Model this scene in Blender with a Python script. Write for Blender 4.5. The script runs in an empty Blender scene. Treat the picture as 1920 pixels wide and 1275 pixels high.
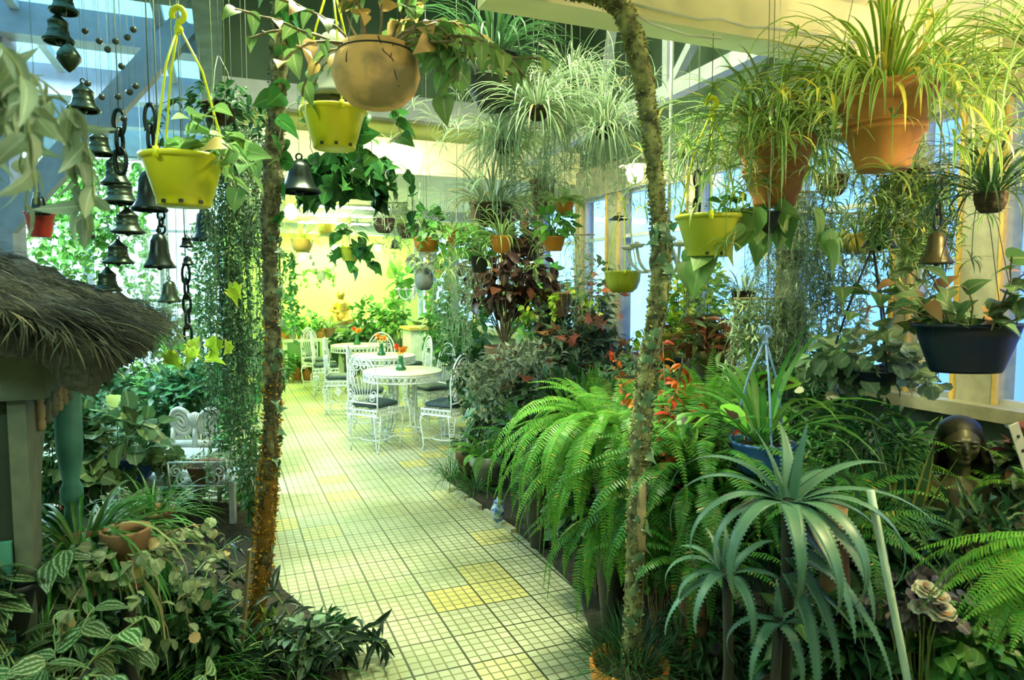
import bpy, math, numpy as np
from math import sin, cos, pi, radians as rad
from mathutils import Vector, Matrix
SC = bpy.context.scene
COL = SC.collection
# ---------------------------------------------------------------- camera
F = 1300.0; CX, CY = 960.0, 637.5; HOR = 540.0; CAMZ = 1.65
PITCH = math.atan((CY - HOR) / F)
cd = bpy.data.cameras.new('camera'); cam = bpy.data.objects.new('camera', cd); COL.objects.link(cam)
cam.location = (0, 0, CAMZ); cam.rotation_euler = (pi / 2 - PITCH, 0, 0)
cd.sensor_width = 36; cd.lens = 36 * F / 1920; cd.clip_start = .05
cd.dof.use_dof = True; cd.dof.focus_distance = 4.0; cd.dof.aperture_fstop = 5
SC.camera = cam
# ---------------------------------------------------------------- view
vs = SC.view_settings; vs.view_transform = 'Standard'; vs.look = 'None'; vs.gamma = 1; vs.use_curve_mapping = False
vs.exposure = 1.25
# ---------------------------------------------------------------- sky at dusk: brighter toward the left rear, deep blue to the right
w = bpy.data.worlds.new('dusk'); SC.world = w; w.use_nodes = True
wn, wl = w.node_tree.nodes, w.node_tree.links
bg = wn['Background']
tc = wn.new('ShaderNodeTexCoord'); sp = wn.new('ShaderNodeSeparateXYZ'); wl.new(tc.outputs['Generated'], sp.inputs[0])
mr = wn.new('ShaderNodeMapRange'); mr.inputs['From Min'].default_value = -.55; mr.inputs['From Max'].default_value = .75
wl.new(sp.outputs[0], mr.inputs['Value'])
cr = wn.new('ShaderNodeValToRGB'); wl.new(mr.outputs[0], cr.inputs[0])
e = cr.color_ramp.elements
e[0].position = 0; e[0].color = (.62, 1.15, 1.15, 1); e[1].position = 1; e[1].color = (.03, .07, .32, 1)
m_ = e.new(.45); m_.color = (.22, .52, .95, 1)
wl.new(cr.outputs[0], bg.inputs['Color']); bg.inputs['Strength'].default_value = 2.0
# ---------------------------------------------------------------- room frame: u across (right), l along the path, z up
PHI = math.atan2(540, 1300); TU = np.array([cos(PHI), sin(PHI), 0]); TL = np.array([-sin(PHI), cos(PHI), 0])
def R(u, l, z=0): return TU * u + TL * l + np.array([0, 0, z])
def ul(p): return float(np.dot(p, TU)), float(np.dot(p, TL))
def ray(px, py):
    x = (px - CX) / F; y = -(py - CY) / F
    return np.array([x, cos(PITCH) + y * sin(PITCH), y * cos(PITCH) - sin(PITCH)])
O = np.array([0, 0, CAMZ])
def P(px, py, Y): d = ray(px, py); return O + d * (Y / d[1])
def G(px, py, z=0): d = ray(px, py); return O + d * ((z - CAMZ) / d[2])
def PL(px, py, l): d = ray(px, py); return O + d * (l / np.dot(d, TL))
def PU(px, py, u): d = ray(px, py); return O + d * (u / np.dot(d, TU))
def S(Y): return Y / F
# ---------------------------------------------------------------- lights of the place, with added front fill
def lamp_light(name, loc, power, color, size=.08):
    l = bpy.data.lights.new(name, 'POINT'); l.energy = power; l.color = color; l.shadow_soft_size = size
    o = bpy.data.objects.new(name, l); COL.objects.link(o); o.location = loc; return o
def tube_or_fill_light(name, loc, power, color, sx, sy, rz):
    l = bpy.data.lights.new(name, 'AREA'); l.energy = power; l.color = color; l.shape = 'RECTANGLE'; l.size = sx; l.size_y = sy
    o = bpy.data.objects.new(name, l); COL.objects.link(o); o.location = loc; o.rotation_euler = (0, 0, rz); return o
WARM = (1, .80, .36); LIME = (.74, 1, .40); COOL = (.66, 1, .80); CREAM = (1, .93, .62)
BULBS = [  # name, position, watts, colour
    ('pendant', PL(748, 286, 6.5), 130, WARM), ('pendant', PL(1190, 325, 5.2), 230, WARM),
    ('pendant', PL(545, 398, 8.6), 60, WARM)]
WALLLAMPS = [(708, 462), (566, 478), (626, 462)]
for n, p, e_, c in BULBS: lamp_light('bulb_light', p, e_, c, .06)
for x, y in WALLLAMPS: lamp_light('wall_lamp_light', PL(x, y + 4, 13.45), 60, LIME, .06)
lamp_light('globe_light', R(2.55, 1.0, 2.35), 260, (1, .86, .42), .09)
TUBES_AND_FILL = [(-1.5, 1.3, 2.80, 42, (.70, 1, .72)), (.75, 3.2, 4.3, 130, (.90, 1, .62)), (-1.8, 6.4, 3.5, 150, (.62, .92, 1)), (.9, .5, 2.80, 9, (.70, 1, .70)), (1.6, 9.8, 2.72, 60, LIME), (1.8, 12.3, 2.72, 60, LIME)]  # the faint one above the camera is added front fill without a fixture
for u, l, z, e_, c in TUBES_AND_FILL:
    if e_: tube_or_fill_light('tube_or_fill_light', R(u, l, z), e_, c, 1.2, .12, PHI)
# ---------------------------------------------------------------- materials
def newmat(name):
    m = bpy.data.materials.new(name); m.use_nodes = True; n = m.node_tree.nodes; return m, n, m.node_tree.links, n['Principled BSDF']
def col4(c): return (c[0], c[1], c[2], 1)
def ramp(n, l, src, c1, c2, p1=.35, p2=.65):
    r = n.new('ShaderNodeValToRGB'); r.color_ramp.elements[0].position = p1; r.color_ramp.elements[1].position = p2
    r.color_ramp.elements[0].color = col4(c1); r.color_ramp.elements[1].color = col4(c2); l.new(src, r.inputs[0]); return r
def mat(name, c1, c2=None, scale=8, rough=.6, bump=0, metal=0, p=(.35, .65), emit=0, detail=4):
    m, n, l, b = newmat(name)
    b.inputs['Roughness'].default_value = rough; b.inputs['Metallic'].default_value = metal
    if c2 is None: c2 = tuple(x * .8 for x in c1)
    t = n.new('ShaderNodeTexCoord'); nz = n.new('ShaderNodeTexNoise'); nz.inputs['Scale'].default_value = scale; nz.inputs['Detail'].default_value = detail
    l.new(t.outputs['Object'], nz.inputs['Vector'])
    r = ramp(n, l, nz.outputs['Fac'], c1, c2, *p); l.new(r.outputs[0], b.inputs['Base Color'])
    if bump:
        bp = n.new('ShaderNodeBump'); bp.inputs['Strength'].default_value = bump; bp.inputs['Distance'].default_value = .02
        l.new(nz.outputs['Fac'], bp.inputs['Height']); l.new(bp.outputs[0], b.inputs['Normal'])
    if emit:
        b.inputs['Emission Color'].default_value = col4(c1); b.inputs['Emission Strength'].default_value = emit
    return m
def math_(n, l, op, a, b=None):
    k = n.new('ShaderNodeMath'); k.operation = op
    for i, x in enumerate((a, b)):
        if x is None: continue
        if isinstance(x, (int, float)): k.inputs[i].default_value = x
        else: l.new(x, k.inputs[i])
    return k.outputs[0]
def leafmat(name, c1, c2=None, mode='plain', rough=.42, trans=.3, var=.35, old=None, oldp=.93):
    """leaf surface: u across the blade (whole part = leaf number), v along it"""
    m, n, l, b = newmat(name)
    if c2 is None: c2 = tuple(min(1, x * 1.5 + .02) for x in c1)
    uv = n.new('ShaderNodeTexCoord'); s = n.new('ShaderNodeSeparateXYZ'); l.new(uv.outputs['UV'], s.inputs[0])
    fu = math_(n, l, 'FRACT', s.outputs[0]); idn = math_(n, l, 'FLOOR', s.outputs[0]); v = s.outputs[1]
    off = math_(n, l, 'ABSOLUTE', math_(n, l, 'SUBTRACT', fu, .5))
    wn_ = n.new('ShaderNodeTexWhiteNoise'); wn_.noise_dimensions = '1D'; l.new(idn, wn_.inputs['W'])
    if mode == 'plain': fac = math_(n, l, 'LESS_THAN', off, .045)
    elif mode == 'solid': fac = math_(n, l, 'LESS_THAN', off, -1)
    elif mode == 'centre': fac = math_(n, l, 'LESS_THAN', off, .17)
    elif mode == 'edge': fac = math_(n, l, 'GREATER_THAN', off, .30)
    elif mode == 'blotch': fac = math_(n, l, 'LESS_THAN', math_(n, l, 'ADD', math_(n, l, 'MULTIPLY', off, 1.6), math_(n, l, 'ABSOLUTE', math_(n, l, 'SUBTRACT', v, .45))), .38)
    else:  # veined: bands running from the midrib outward
        w_ = math_(n, l, 'SINE', math_(n, l, 'MULTIPLY', math_(n, l, 'SUBTRACT', v, math_(n, l, 'MULTIPLY', off, .5)), 46))
        w2 = math_(n, l, 'SINE', math_(n, l, 'SUBTRACT', math_(n, l, 'MULTIPLY', off, 25), 1.4))
        fac = math_(n, l, 'MULTIPLY', math_(n, l, 'GREATER_THAN', w2, .35), math_(n, l, 'GREATER_THAN', w_, -.9))
    mx = n.new('ShaderNodeMix'); mx.data_type = 'RGBA'; l.new(fac, mx.inputs['Factor']); mx.inputs['A'].default_value = col4(c1); mx.inputs['B'].default_value = col4(c2)
    out = mx.outputs['Result']
    if old:
        mo = n.new('ShaderNodeMix'); mo.data_type = 'RGBA'; l.new(math_(n, l, 'GREATER_THAN', wn_.outputs['Value'], oldp), mo.inputs['Factor'])
        l.new(out, mo.inputs['A']); mo.inputs['B'].default_value = col4(old); out = mo.outputs['Result']
    h = n.new('ShaderNodeHueSaturation'); l.new(out, h.inputs['Color'])
    l.new(math_(n, l, 'ADD', math_(n, l, 'MULTIPLY', wn_.outputs['Value'], var * 2), 1 - var), h.inputs['Value'])
    sc = n.new('ShaderNodeSeparateColor'); l.new(wn_.outputs['Color'], sc.inputs[0])
    l.new(math_(n, l, 'ADD', math_(n, l, 'MULTIPLY', sc.outputs[1], .05), .475), h.inputs['Hue'])
    l.new(h.outputs[0], b.inputs['Base Color']); b.inputs['Roughness'].default_value = rough
    b.inputs['Specular IOR Level'].default_value = .35
    tr = n.new('ShaderNodeBsdfTranslucent'); l.new(h.outputs[0], tr.inputs['Color'])
    ms = n.new('ShaderNodeMixShader'); ms.inputs[0].default_value = trans
    l.new(b.outputs[0], ms.inputs[1]); l.new(tr.outputs[0], ms.inputs[2]); l.new(ms.outputs[0], n['Material Output'].inputs['Surface'])
    return m
def glassmat(name, tint):
    m, n, l, b = newmat(name)
    t = n.new('ShaderNodeBsdfTransparent'); t.inputs[0].default_value = col4(tint); g = n.new('ShaderNodeBsdfGlossy'); g.inputs['Roughness'].default_value = .03
    f = n.new('ShaderNodeLayerWeight'); ms = n.new('ShaderNodeMixShader')
    l.new(math_(n, l, 'ADD', math_(n, l, 'MULTIPLY', math_(n, l, 'POWER', f.outputs['Facing'], 5.0), .9), .035), ms.inputs[0]); l.new(t.outputs[0], ms.inputs[1]); l.new(g.outputs[0], ms.inputs[2]); l.new(ms.outputs[0], n['Material Output'].inputs['Surface'])
    return m
def lampmat(name, c, s):
    m, n, l, b = newmat(name); b.inputs['Emission Color'].default_value = col4(c); b.inputs['Emission Strength'].default_value = s; b.inputs['Base Color'].default_value = col4(c); return m
# ---------------------------------------------------------------- mesh collecting
class MB:
    def __init__(s): s.V = []; s.L = []; s.Z = []; s.U = []; s.n = 0; s.M = []; s.uid = 0
    def raw(s, V, L, Z, U=None, mi=0):
        V = np.asarray(V, float).reshape(-1, 3); L = np.asarray(L, np.int64).ravel(); Z = np.asarray(Z, np.int64).ravel()
        s.V.append(V); s.L.append(L + s.n); s.Z.append(Z); s.n += len(V)
        s.U.append(np.zeros((len(L), 2)) if U is None else np.asarray(U, float).reshape(-1, 2)); s.M.append(np.full(len(Z), mi)); return s
    def faces(s, V, fs, mi=0):
        L = [i for f in fs for i in f]; return s.raw(V, L, [len(f) for f in fs], None, mi)
    def box(s, a, b, mi=0, M=None):
        x0, y0, z0 = a; x1, y1, z1 = b
        V = np.array([[x0, y0, z0], [x1, y0, z0], [x1, y1, z0], [x0, y1, z0], [x0, y0, z1], [x1, y0, z1], [x1, y1, z1], [x0, y1, z1]])
        if M is not None: V = V @ np.asarray(M)[:3, :3].T + np.asarray(M)[:3, 3]
        return s.faces(V, [(3, 2, 1, 0), (4, 5, 6, 7), (0, 1, 5, 4), (1, 2, 6, 5), (2, 3, 7, 6), (3, 0, 4, 7)], mi)
    def bar(s, p, q, w, h, mi=0, up=(0, 0, 1), bev=0):
        p = np.asarray(p, float); q = np.asarray(q, float); d = q - p; Ln = np.linalg.norm(d); d /= Ln
        x = np.cross(d, up); x /= np.linalg.norm(x) + 1e-9; z = np.cross(x, d)
        M = np.eye(4); M[:3, 0] = x; M[:3, 1] = d; M[:3, 2] = z; M[:3, 3] = p
        return s.box((-w / 2, 0, -h / 2), (w / 2, Ln, h / 2), mi, M)
    def grid(s, C, U=None, close_v=False, mi=0, flip=False):
        """C (a,b,3) sheet; close_v joins the last column to the first"""
        a, b = C.shape[:2]; i = np.arange(a - 1)[:, None]; nb = b if close_v else b - 1; j = np.arange(nb)[None, :]; j2 = (j + 1) % b
        q = np.stack([i * b + j, i * b + j2, (i + 1) * b + j2, (i + 1) * b + j], -1).reshape(-1, 4)
        if flip: q = q[:, ::-1]
        uu = None if U is None else U.reshape(-1, 2)[q.ravel()]
        return s.raw(C.reshape(-1, 3), q.ravel(), np.full(len(q), 4), uu, mi)
    def tube(s, pts, r, sides=6, closed=False, mi=0, cap=True):
        p = np.asarray(pts, float); n = len(p); r = np.broadcast_to(np.asarray(r, float), (n,))
        if closed: t = np.roll(p, -1, 0) - np.roll(p, 1, 0)
        else: t = np.gradient(p, axis=0)
        t = t / (np.linalg.norm(t, axis=1, keepdims=True) + 1e-12)
        nrm = np.zeros_like(p); a = np.array([0, 0, 1.]) if abs(t[0][2]) < .9 else np.array([1., 0, 0])
        x = a - t[0] * np.dot(a, t[0]); x /= np.linalg.norm(x)
        for i in range(n):
            x = x - t[i] * np.dot(x, t[i]); x /= np.linalg.norm(x) + 1e-12; nrm[i] = x
        bn = np.cross(t, nrm); th = np.linspace(0, 2 * pi, sides, endpoint=False)
        C = p[:, None] + (nrm[:, None] * np.cos(th)[None, :, None] + bn[:, None] * np.sin(th)[None, :, None]) * r[:, None, None]
        if closed: C = np.concatenate([C, C[:1]], 0)
        s.grid(C, None, True, mi)
        if cap and not closed:
            o = s.n - n * sides
            s.raw(np.zeros((0, 3)), np.arange(sides)[::-1] + o - s.n, [sides], None, mi); s.raw(np.zeros((0, 3)), np.arange(sides) + (n - 1) * sides + o - s.n, [sides], None, mi)
        return s
    def lathe(s, prof, seg=28, c=(0, 0, 0), mi=0, wob=None):
        pr = np.asarray(prof, float); th = np.linspace(0, 2 * pi, seg, endpoint=False)
        C = np.stack([pr[:, :1] * np.cos(th), pr[:, :1] * np.sin(th), np.repeat(pr[:, 1:2], seg, 1)], -1)
        if wob is not None: C[..., :2] *= wob(th, pr)[..., None]
        return s.grid(C + np.asarray(c, float), None, True, mi)
    def ball(s, c, r, seg=14, mi=0, sc=(1, 1, 1)):
        a = np.linspace(-pi / 2, pi / 2, max(6, seg // 2 + 1)); th = np.linspace(0, 2 * pi, seg, endpoint=False)
        ca = np.maximum(np.cos(a), .02)
        C = np.stack([ca[:, None] * np.cos(th), ca[:, None] * np.sin(th), np.repeat(np.sin(a)[:, None], seg, 1)], -1) * r * np.asarray(sc)
        return s.grid(C + np.asarray(c, float), None, True, mi)
    # ---- many at once
    def scatter(s, T, pos, D, N, L, W, mi=0):
        pos = np.asarray(pos, float).reshape(-1, 3); k = len(pos)
        if k == 0: return s
        D = np.broadcast_to(np.asarray(D, float), (k, 3)); D = D / (np.linalg.norm(D, axis=1, keepdims=True) + 1e-9)
        Yv = np.cross(np.broadcast_to(np.asarray(N, float), (k, 3)), D); Yv = Yv / (np.linalg.norm(Yv, axis=1, keepdims=True) + 1e-9); Zv = np.cross(D, Yv)
        L = np.broadcast_to(np.asarray(L, float), (k,)); W = np.broadcast_to(np.asarray(W, float), (k,))
        t = T['v']; V = pos[:, None] + t[None, :, 0:1] * (D * L[:, None])[:, None] + t[None, :, 1:2] * (Yv * W[:, None])[:, None] + t[None, :, 2:3] * (Zv * L[:, None])[:, None]
        nv = len(t); Lp = (T['l'][None] + (np.arange(k) * nv)[:, None]).ravel(); Zz = np.tile(T['z'], k)
        U = np.tile(T['u'][None], (k, 1, 1)).astype(float); U[..., 0] += (np.arange(k) + s.uid)[:, None]; s.uid += k
        return s.raw(V.reshape(-1, 3), Lp, Zz, U.reshape(-1, 2), mi)
    def strips(s, C, side, W, fold=0., up=None, mi=0):
        """C (k,n,3) centre lines, side (k,n,3), W (k,n) half widths"""
        k, n = C.shape[:2]; upv = np.zeros_like(side); upv[..., 2] = 1
        if up is not None: upv = up
        A = C + side * W[..., None] + upv * (W * fold)[..., None]; B = C - side * W[..., None] + upv * (W * fold)[..., None]
        V = np.stack([A, C, B], 2)
        q = []
        for j in range(n - 1):
            for c in range(2): q.append([j * 3 + c, j * 3 + c + 1, (j + 1) * 3 + c + 1, (j + 1) * 3 + c])
        q = np.array(q); Lp = (q.ravel()[None] + (np.arange(k) * n * 3)[:, None]).ravel()
        uu = np.array([[c * .498 + .001, j / (n - 1)] for j in range(n) for c in range(3)])[q.ravel()]
        U = np.tile(uu[None], (k, 1, 1)); U[..., 0] += (np.arange(k) + s.uid)[:, None]; s.uid += k
        return s.raw(V.reshape(-1, 3), Lp, np.full(k * len(q), 4), U.reshape(-1, 2), mi)
    def stems(s, C, r, sides=4, mi=0):
        C = np.asarray(C, float); k, n = C.shape[:2]; t = np.gradient(C, axis=1); t /= np.linalg.norm(t, axis=2, keepdims=True) + 1e-9
        a = np.where(np.abs(t[..., 2:3]) < .9, np.array([0, 0, 1.]), np.array([1., 0, 0])); x = np.cross(t, a); x /= np.linalg.norm(x, axis=2, keepdims=True) + 1e-9; y = np.cross(t, x)
        th = np.linspace(0, 2 * pi, sides, endpoint=False); r = np.broadcast_to(np.asarray(r, float), (k, n))
        V = C[:, :, None] + (x[:, :, None] * np.cos(th)[:, None] + y[:, :, None] * np.sin(th)[:, None]) * r[:, :, None, None]
        i = np.arange(n - 1)[:, None]; j = np.arange(sides)[None]; j2 = (j + 1) % sides
        q = np.stack([i * sides + j, i * sides + j2, (i + 1) * sides + j2, (i + 1) * sides + j], -1).reshape(-1, 4)
        Lp = (q.ravel()[None] + (np.arange(k) * n * sides)[:, None]).ravel()
        U = np.full((len(Lp), 2), .3)
        return s.raw(V.reshape(-1, 3), Lp, np.full(k * len(q), 4), U, mi)
    def mesh(s, name, mats, smooth=True):
        me = bpy.data.meshes.new(name); V = np.concatenate(s.V); L = np.concatenate(s.L); Z = np.concatenate(s.Z); U = np.concatenate(s.U); M = np.concatenate(s.M)
        me.vertices.add(len(V)); me.vertices.foreach_set('co', V.astype(np.float32).ravel())
        me.loops.add(len(L)); me.loops.foreach_set('vertex_index', L.astype(np.int32))
        me.polygons.add(len(Z)); st = np.concatenate([[0], np.cumsum(Z)[:-1]]); me.polygons.foreach_set('loop_start', st.astype(np.int32))
        me.polygons.foreach_set('material_index', M.astype(np.int32))
        me.polygons.foreach_set('use_smooth', np.full(len(Z), bool(smooth)))
        uvl = me.uv_layers.new(name='UVMap'); uvl.data.foreach_set('uv', U.astype(np.float32).ravel())
        for m in (mats if isinstance(mats, (list, tuple)) else [mats]): me.materials.append(m)
        me.update(calc_edges=True); me.validate(); return me
def obj(name, mb, mats, parent=None, loc=(0, 0, 0), rz=0, smooth=True, rot=None):
    me = mb if isinstance(mb, bpy.types.Mesh) else mb.mesh(name, mats, smooth)
    o = bpy.data.objects.new(name, me); COL.objects.link(o)
    if parent: o.parent = parent
    o.location = loc; o.rotation_euler = rot or (0, 0, rz); return o
def tag(o, label, cat, group=None, kind=None):
    o['label'] = label; o['category'] = cat
    if group: o['group'] = group
    if kind: o['kind'] = kind
    return o
def thing(name, label, cat, loc=(0, 0, 0), rz=0, group=None):
    o = bpy.data.objects.new(name, None); COL.objects.link(o); o.location = loc; o.rotation_euler = (0, 0, rz); o.empty_display_size = .05
    return tag(o, label, cat, group)
def struct(name, mb, m, rz=None, smooth=False):
    o = obj(name, mb, m, None, (0, 0, 0), PHI if rz is None else rz, smooth); o['kind'] = 'structure'; return o
def dup(root, loc, rz, label=None, group=None):
    r = root.copy(); COL.objects.link(r); r.location = loc; r.rotation_euler = (0, 0, rz)
    if label: r['label'] = label
    if group: r['group'] = group
    for ch in list(root.children):
        c = ch.copy(); COL.objects.link(c); c.parent = r
        for g in list(ch.children):
            d = g.copy(); COL.objects.link(d); d.parent = c
    return r
def unit(v): v = np.asarray(v, float); return v / (np.linalg.norm(v, axis=-1, keepdims=True) + 1e-9)
def spiral(c, r0, r1, a0, turns, n=14, ax=(0, 1)):
    """scroll curve in a plane; returns points"""
    t = np.linspace(0, 1, n); r = r0 + (r1 - r0) * t; a = a0 + turns * 2 * pi * t; o = np.zeros((n, 3)); o[:, ax[0]] = c[0] + r * np.cos(a); o[:, ax[1]] = c[1] + r * np.sin(a); return o
# ================================================================ setting
def floormat():
    m, n, l, b = newmat('scored_tile'); t = n.new('ShaderNodeTexCoord'); s = n.new('ShaderNodeSeparateXYZ'); l.new(t.outputs['Object'], s.inputs[0])
    def line(a, size, wd):
        f = math_(n, l, 'FRACT', math_(n, l, 'DIVIDE', math_(n, l, 'ADD', a, 50), size)); return math_(n, l, 'GREATER_THAN', math_(n, l, 'ABSOLUTE', math_(n, l, 'SUBTRACT', f, .5)), .5 - wd)
    x, y = s.outputs[0], s.outputs[1]
    small = math_(n, l, 'MAXIMUM', line(x, .052, .075), line(y, .052, .075)); big = math_(n, l, 'MAXIMUM', line(x, .26, .021), line(y, .26, .021))
    def cell(sz):
        c = n.new('ShaderNodeCombineXYZ'); l.new(math_(n, l, 'FLOOR', math_(n, l, 'DIVIDE', math_(n, l, 'ADD', x, 50), sz)), c.inputs[0]); l.new(math_(n, l, 'FLOOR', math_(n, l, 'DIVIDE', math_(n, l, 'ADD', y, 50), sz)), c.inputs[1])
        w_ = n.new('ShaderNodeTexWhiteNoise'); w_.noise_dimensions = '2D'; l.new(c.outputs[0], w_.inputs[0]); return w_.outputs['Value']
    r1 = ramp(n, l, cell(.26), (.56, .55, .38), (.72, .60, .20), .84, .92)
    r2 = ramp(n, l, cell(.052), (.80, .80, .78), (1, 1, 1), 0, 1)
    nz = n.new('ShaderNodeTexNoise'); nz.inputs['Scale'].default_value = 1.3; nz.inputs['Detail'].default_value = 5; l.new(t.outputs['Object'], nz.inputs['Vector'])
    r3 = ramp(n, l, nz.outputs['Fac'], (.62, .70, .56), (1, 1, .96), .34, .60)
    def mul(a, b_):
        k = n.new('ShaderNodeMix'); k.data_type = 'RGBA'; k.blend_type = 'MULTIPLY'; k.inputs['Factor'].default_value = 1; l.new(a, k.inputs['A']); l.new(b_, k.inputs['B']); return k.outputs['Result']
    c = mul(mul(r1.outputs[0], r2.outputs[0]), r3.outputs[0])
    def over(a, f, cc):
        k = n.new('ShaderNodeMix'); k.data_type = 'RGBA'; l.new(f, k.inputs['Factor']); l.new(a, k.inputs['A']); k.inputs['B'].default_value = col4(cc); return k.outputs['Result']
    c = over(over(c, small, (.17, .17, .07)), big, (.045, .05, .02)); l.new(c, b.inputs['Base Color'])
    b.inputs['Roughness'].default_value = .5; bp = n.new('ShaderNodeBump'); bp.inputs['Strength'].default_value = .4; bp.inputs['Distance'].default_value = .004; bp.invert = True
    l.new(math_(n, l, 'MAXIMUM', small, big), bp.inputs['Height']); l.new(bp.outputs[0], b.inputs['Normal']); return m
M_FLOOR = floormat()
M_LIME = mat('lime_paint', (.54, .78, .20), (.48, .72, .17), 2, .8)
M_DGREEN = mat('dark_green_paint', (.10, .20, .09), (.06, .14, .07), 3, .7)
M_ROOF = mat('roof_board_green_grey', (.13, .20, .13), (.09, .15, .10), 2.2, .8)
M_CREAM = mat('cream_board', (.93, .88, .58), (.86, .80, .50), 5, .7)
M_WHITEWOOD = mat('painted_beam', (.50, .53, .56), (.40, .44, .46), 9, .5)
M_LAVW = mat('lavender_grey_beam', (.36, .36, .42), (.29, .30, .35), 9, .5)
M_GREYWOOD = mat('grey_beam', (.22, .27, .22), (.15, .19, .15), 7, .7)
M_POST = mat('window_post_wood', (.36, .35, .24), (.27, .28, .20), 14, .6)
M_GOLD = mat('gold_edge', (.60, .42, .10), None, 20, .5)
M_GLASS = glassmat('window_glass', (.92, .97, .98))
M_SOIL = mat('soil', (.02, .018, .01), (.05, .04, .02), 30, 1, .6)
M_CURB = mat('tile_edging', (.55, .52, .36), (.40, .38, .22), 8, .7)
def polymat():
    m, n, l, b = newmat('translucent_roof_sheet'); tr = n.new('ShaderNodeBsdfTranslucent'); tr.inputs[0].default_value = (.80, .97, 1, 1); ms = n.new('ShaderNodeMixShader'); ms.inputs[0].default_value = .72
    b.inputs['Base Color'].default_value = (.70, .92, .95, 1); b.inputs['Roughness'].default_value = .4
    l.new(b.outputs[0], ms.inputs[1]); l.new(tr.outputs[0], ms.inputs[2]); l.new(ms.outputs[0], n['Material Output'].inputs['Surface']); return m
M_POLY = polymat()
def box1(name, a, b, m): return struct(name, MB().box(a, b), m)
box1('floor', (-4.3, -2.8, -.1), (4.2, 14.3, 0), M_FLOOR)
UW = 3.66
box1('wall_right', (UW, -2.8, 0), (UW + .16, 14.2, .98), M_GREYWOOD)
box1('wall_back', (.0, 14, 0), (UW + .16, 14.2, 2.9), M_LIME)
box1('trim_1', (.22, 13.94, 0), (UW, 14, .62), M_DGREEN)
box1('wall_return', (.06, 10, 0), (.2, 14, 2.9), M_LIME)
box1('wall_left', (-4.3, -2.8, 0), (-4.14, 10.2, 3.6), M_GREYWOOD)
box1('wall_behind', (-4.3, -2.8, 0), (4.2, -2.64, 3), M_GREYWOOD)
box1('wall_left_rear', (-4.2, 10, 0), (.2, 10.14, .55), M_GREYWOOD)
# roofs
box1('ceiling_near', (-4.3, -2.8, 2.9), (3.9, 2.46, 2.98), M_CREAM)
box1('ceiling_dark', (0, 2.3, 4.7), (3.9, 7.3, 4.78), M_ROOF)
box1('wall_upper_right', (3.66, 2.3, 2.86), (3.78, 7.2, 4.7), M_ROOF)
box1('wall_upper_front', (-4.3, 2.36, 2.98), (3.9, 2.46, 4.7), M_ROOF)
box1('wall_upper_left', (-.06, 2.4, 3.62), (0, 7.2, 4.7), M_ROOF)
box1('wall_gable', (-.1, 7.0, 3.5), (3.78, 7.12, 4.7), M_ROOF)
box1('ceiling_back', (.06, 7.1, 2.80), (3.8, 14.2, 2.88), M_CREAM)
struct('ceiling_panels', MB().box((-4.3, 2.4, 3.62), (0, 10.2, 3.635)), M_POLY)
# soffit across the path
box1('trim_2', (-.1, 6.82, 3.30), (3.66, 7.0, 3.53), M_WHITEWOOD)
box1('trim_3', (-.1, 6.95, 3.12), (3.66, 7.0, 3.30), mat('olive_board', (.34, .40, .10), None, 4, .7))
box1('trim_4', (-.1, 6.86, 2.78), (3.66, 7.0, 3.12), M_CREAM)
# beams
bm_ = MB()
def tbeam(i, u0, u1, l, z0, z1, t, m): box1('trim_%d' % i, (u0, l - t / 2, z0), (u1, l + t / 2, z1), m)
tbeam(5, .9, 3.66, 2.42, 2.68, 2.9, .16, M_CREAM)
tbeam(6, -4.2, 3.66, 1.25, 2.80, 2.9, .12, M_GREYWOOD)
for i, (l, z0, m) in enumerate([(4.55, 3.30, M_GREYWOOD), (5.95, 3.40, M_LAVW), (7.45, 3.36, M_LAVW), (8.8, 3.4, M_LAVW)]): tbeam(7 + i, -4.2, 0, l, z0, 3.62, .2, m)
box1('trim_11', (-.12, 2.4, 3.25), (.04, 10, 3.62), M_GREYWOOD)
box1('trim_12', (.2, 12.9, 2.62), (UW, 13.05, 2.80), M_WHITEWOOD)
box1('trim_13', (.2, 10.2, 2.66), (UW, 10.35, 2.80), M_WHITEWOOD)
for k in range(5): box1('trim_%d' % (30 + k), (-4.0 + k * .9, 2.4, 3.56), (-3.94 + k * .9, 10, 3.62), M_WHITEWOOD)
# roof truss along the right side
t0 = PU(1238, 182, 3.0); t1 = PU(1490, 62, 3.0); dd = unit(t1 - t0)
t1 = t0 + dd * (np.dot(R(0, 2.5, 0) - t0, TL) / np.dot(dd, TL))
t0 = t0 - dd * ((np.dot(t0 - R(0, 7.0, 0), TL)) / np.dot(dd, TL))
bb = MB(); bb.bar(t0, t1, .09, .10); trn = struct('trim_14', bb, M_WHITEWOOD, 0)
jn = PU(1252, 176, 3.0)
for i, (x, y, l) in enumerate([(1253, 40, None), (1312, 55, None), (1120, 160, None), (1180, 55, None)]):
    q = PU(x, y, 3.0); b_ = MB(); b_.bar(jn if i < 2 else PU(1128, 190, 3.0), q + (q - jn) * (.8 if i < 2 else .4), .06, .06); struct('trim_%d' % (15 + i), b_, M_WHITEWOOD, 0)
# diagonal brace and its post on the left
b_ = MB(); pa = P(352, 42, 5.15); pb = P(8, 420, 5.0); b_.bar(pa, pb, .07, .19); struct('trim_20', b_, M_LAVW, 0)
g = P(8, 420, 5.0); b_ = MB(); b_.box((g[0] - .07, g[1] - .02, 0), (g[0] + .07, g[1] + .12, 3.6)); struct('trim_21', b_, M_LAVW, 0)
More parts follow.
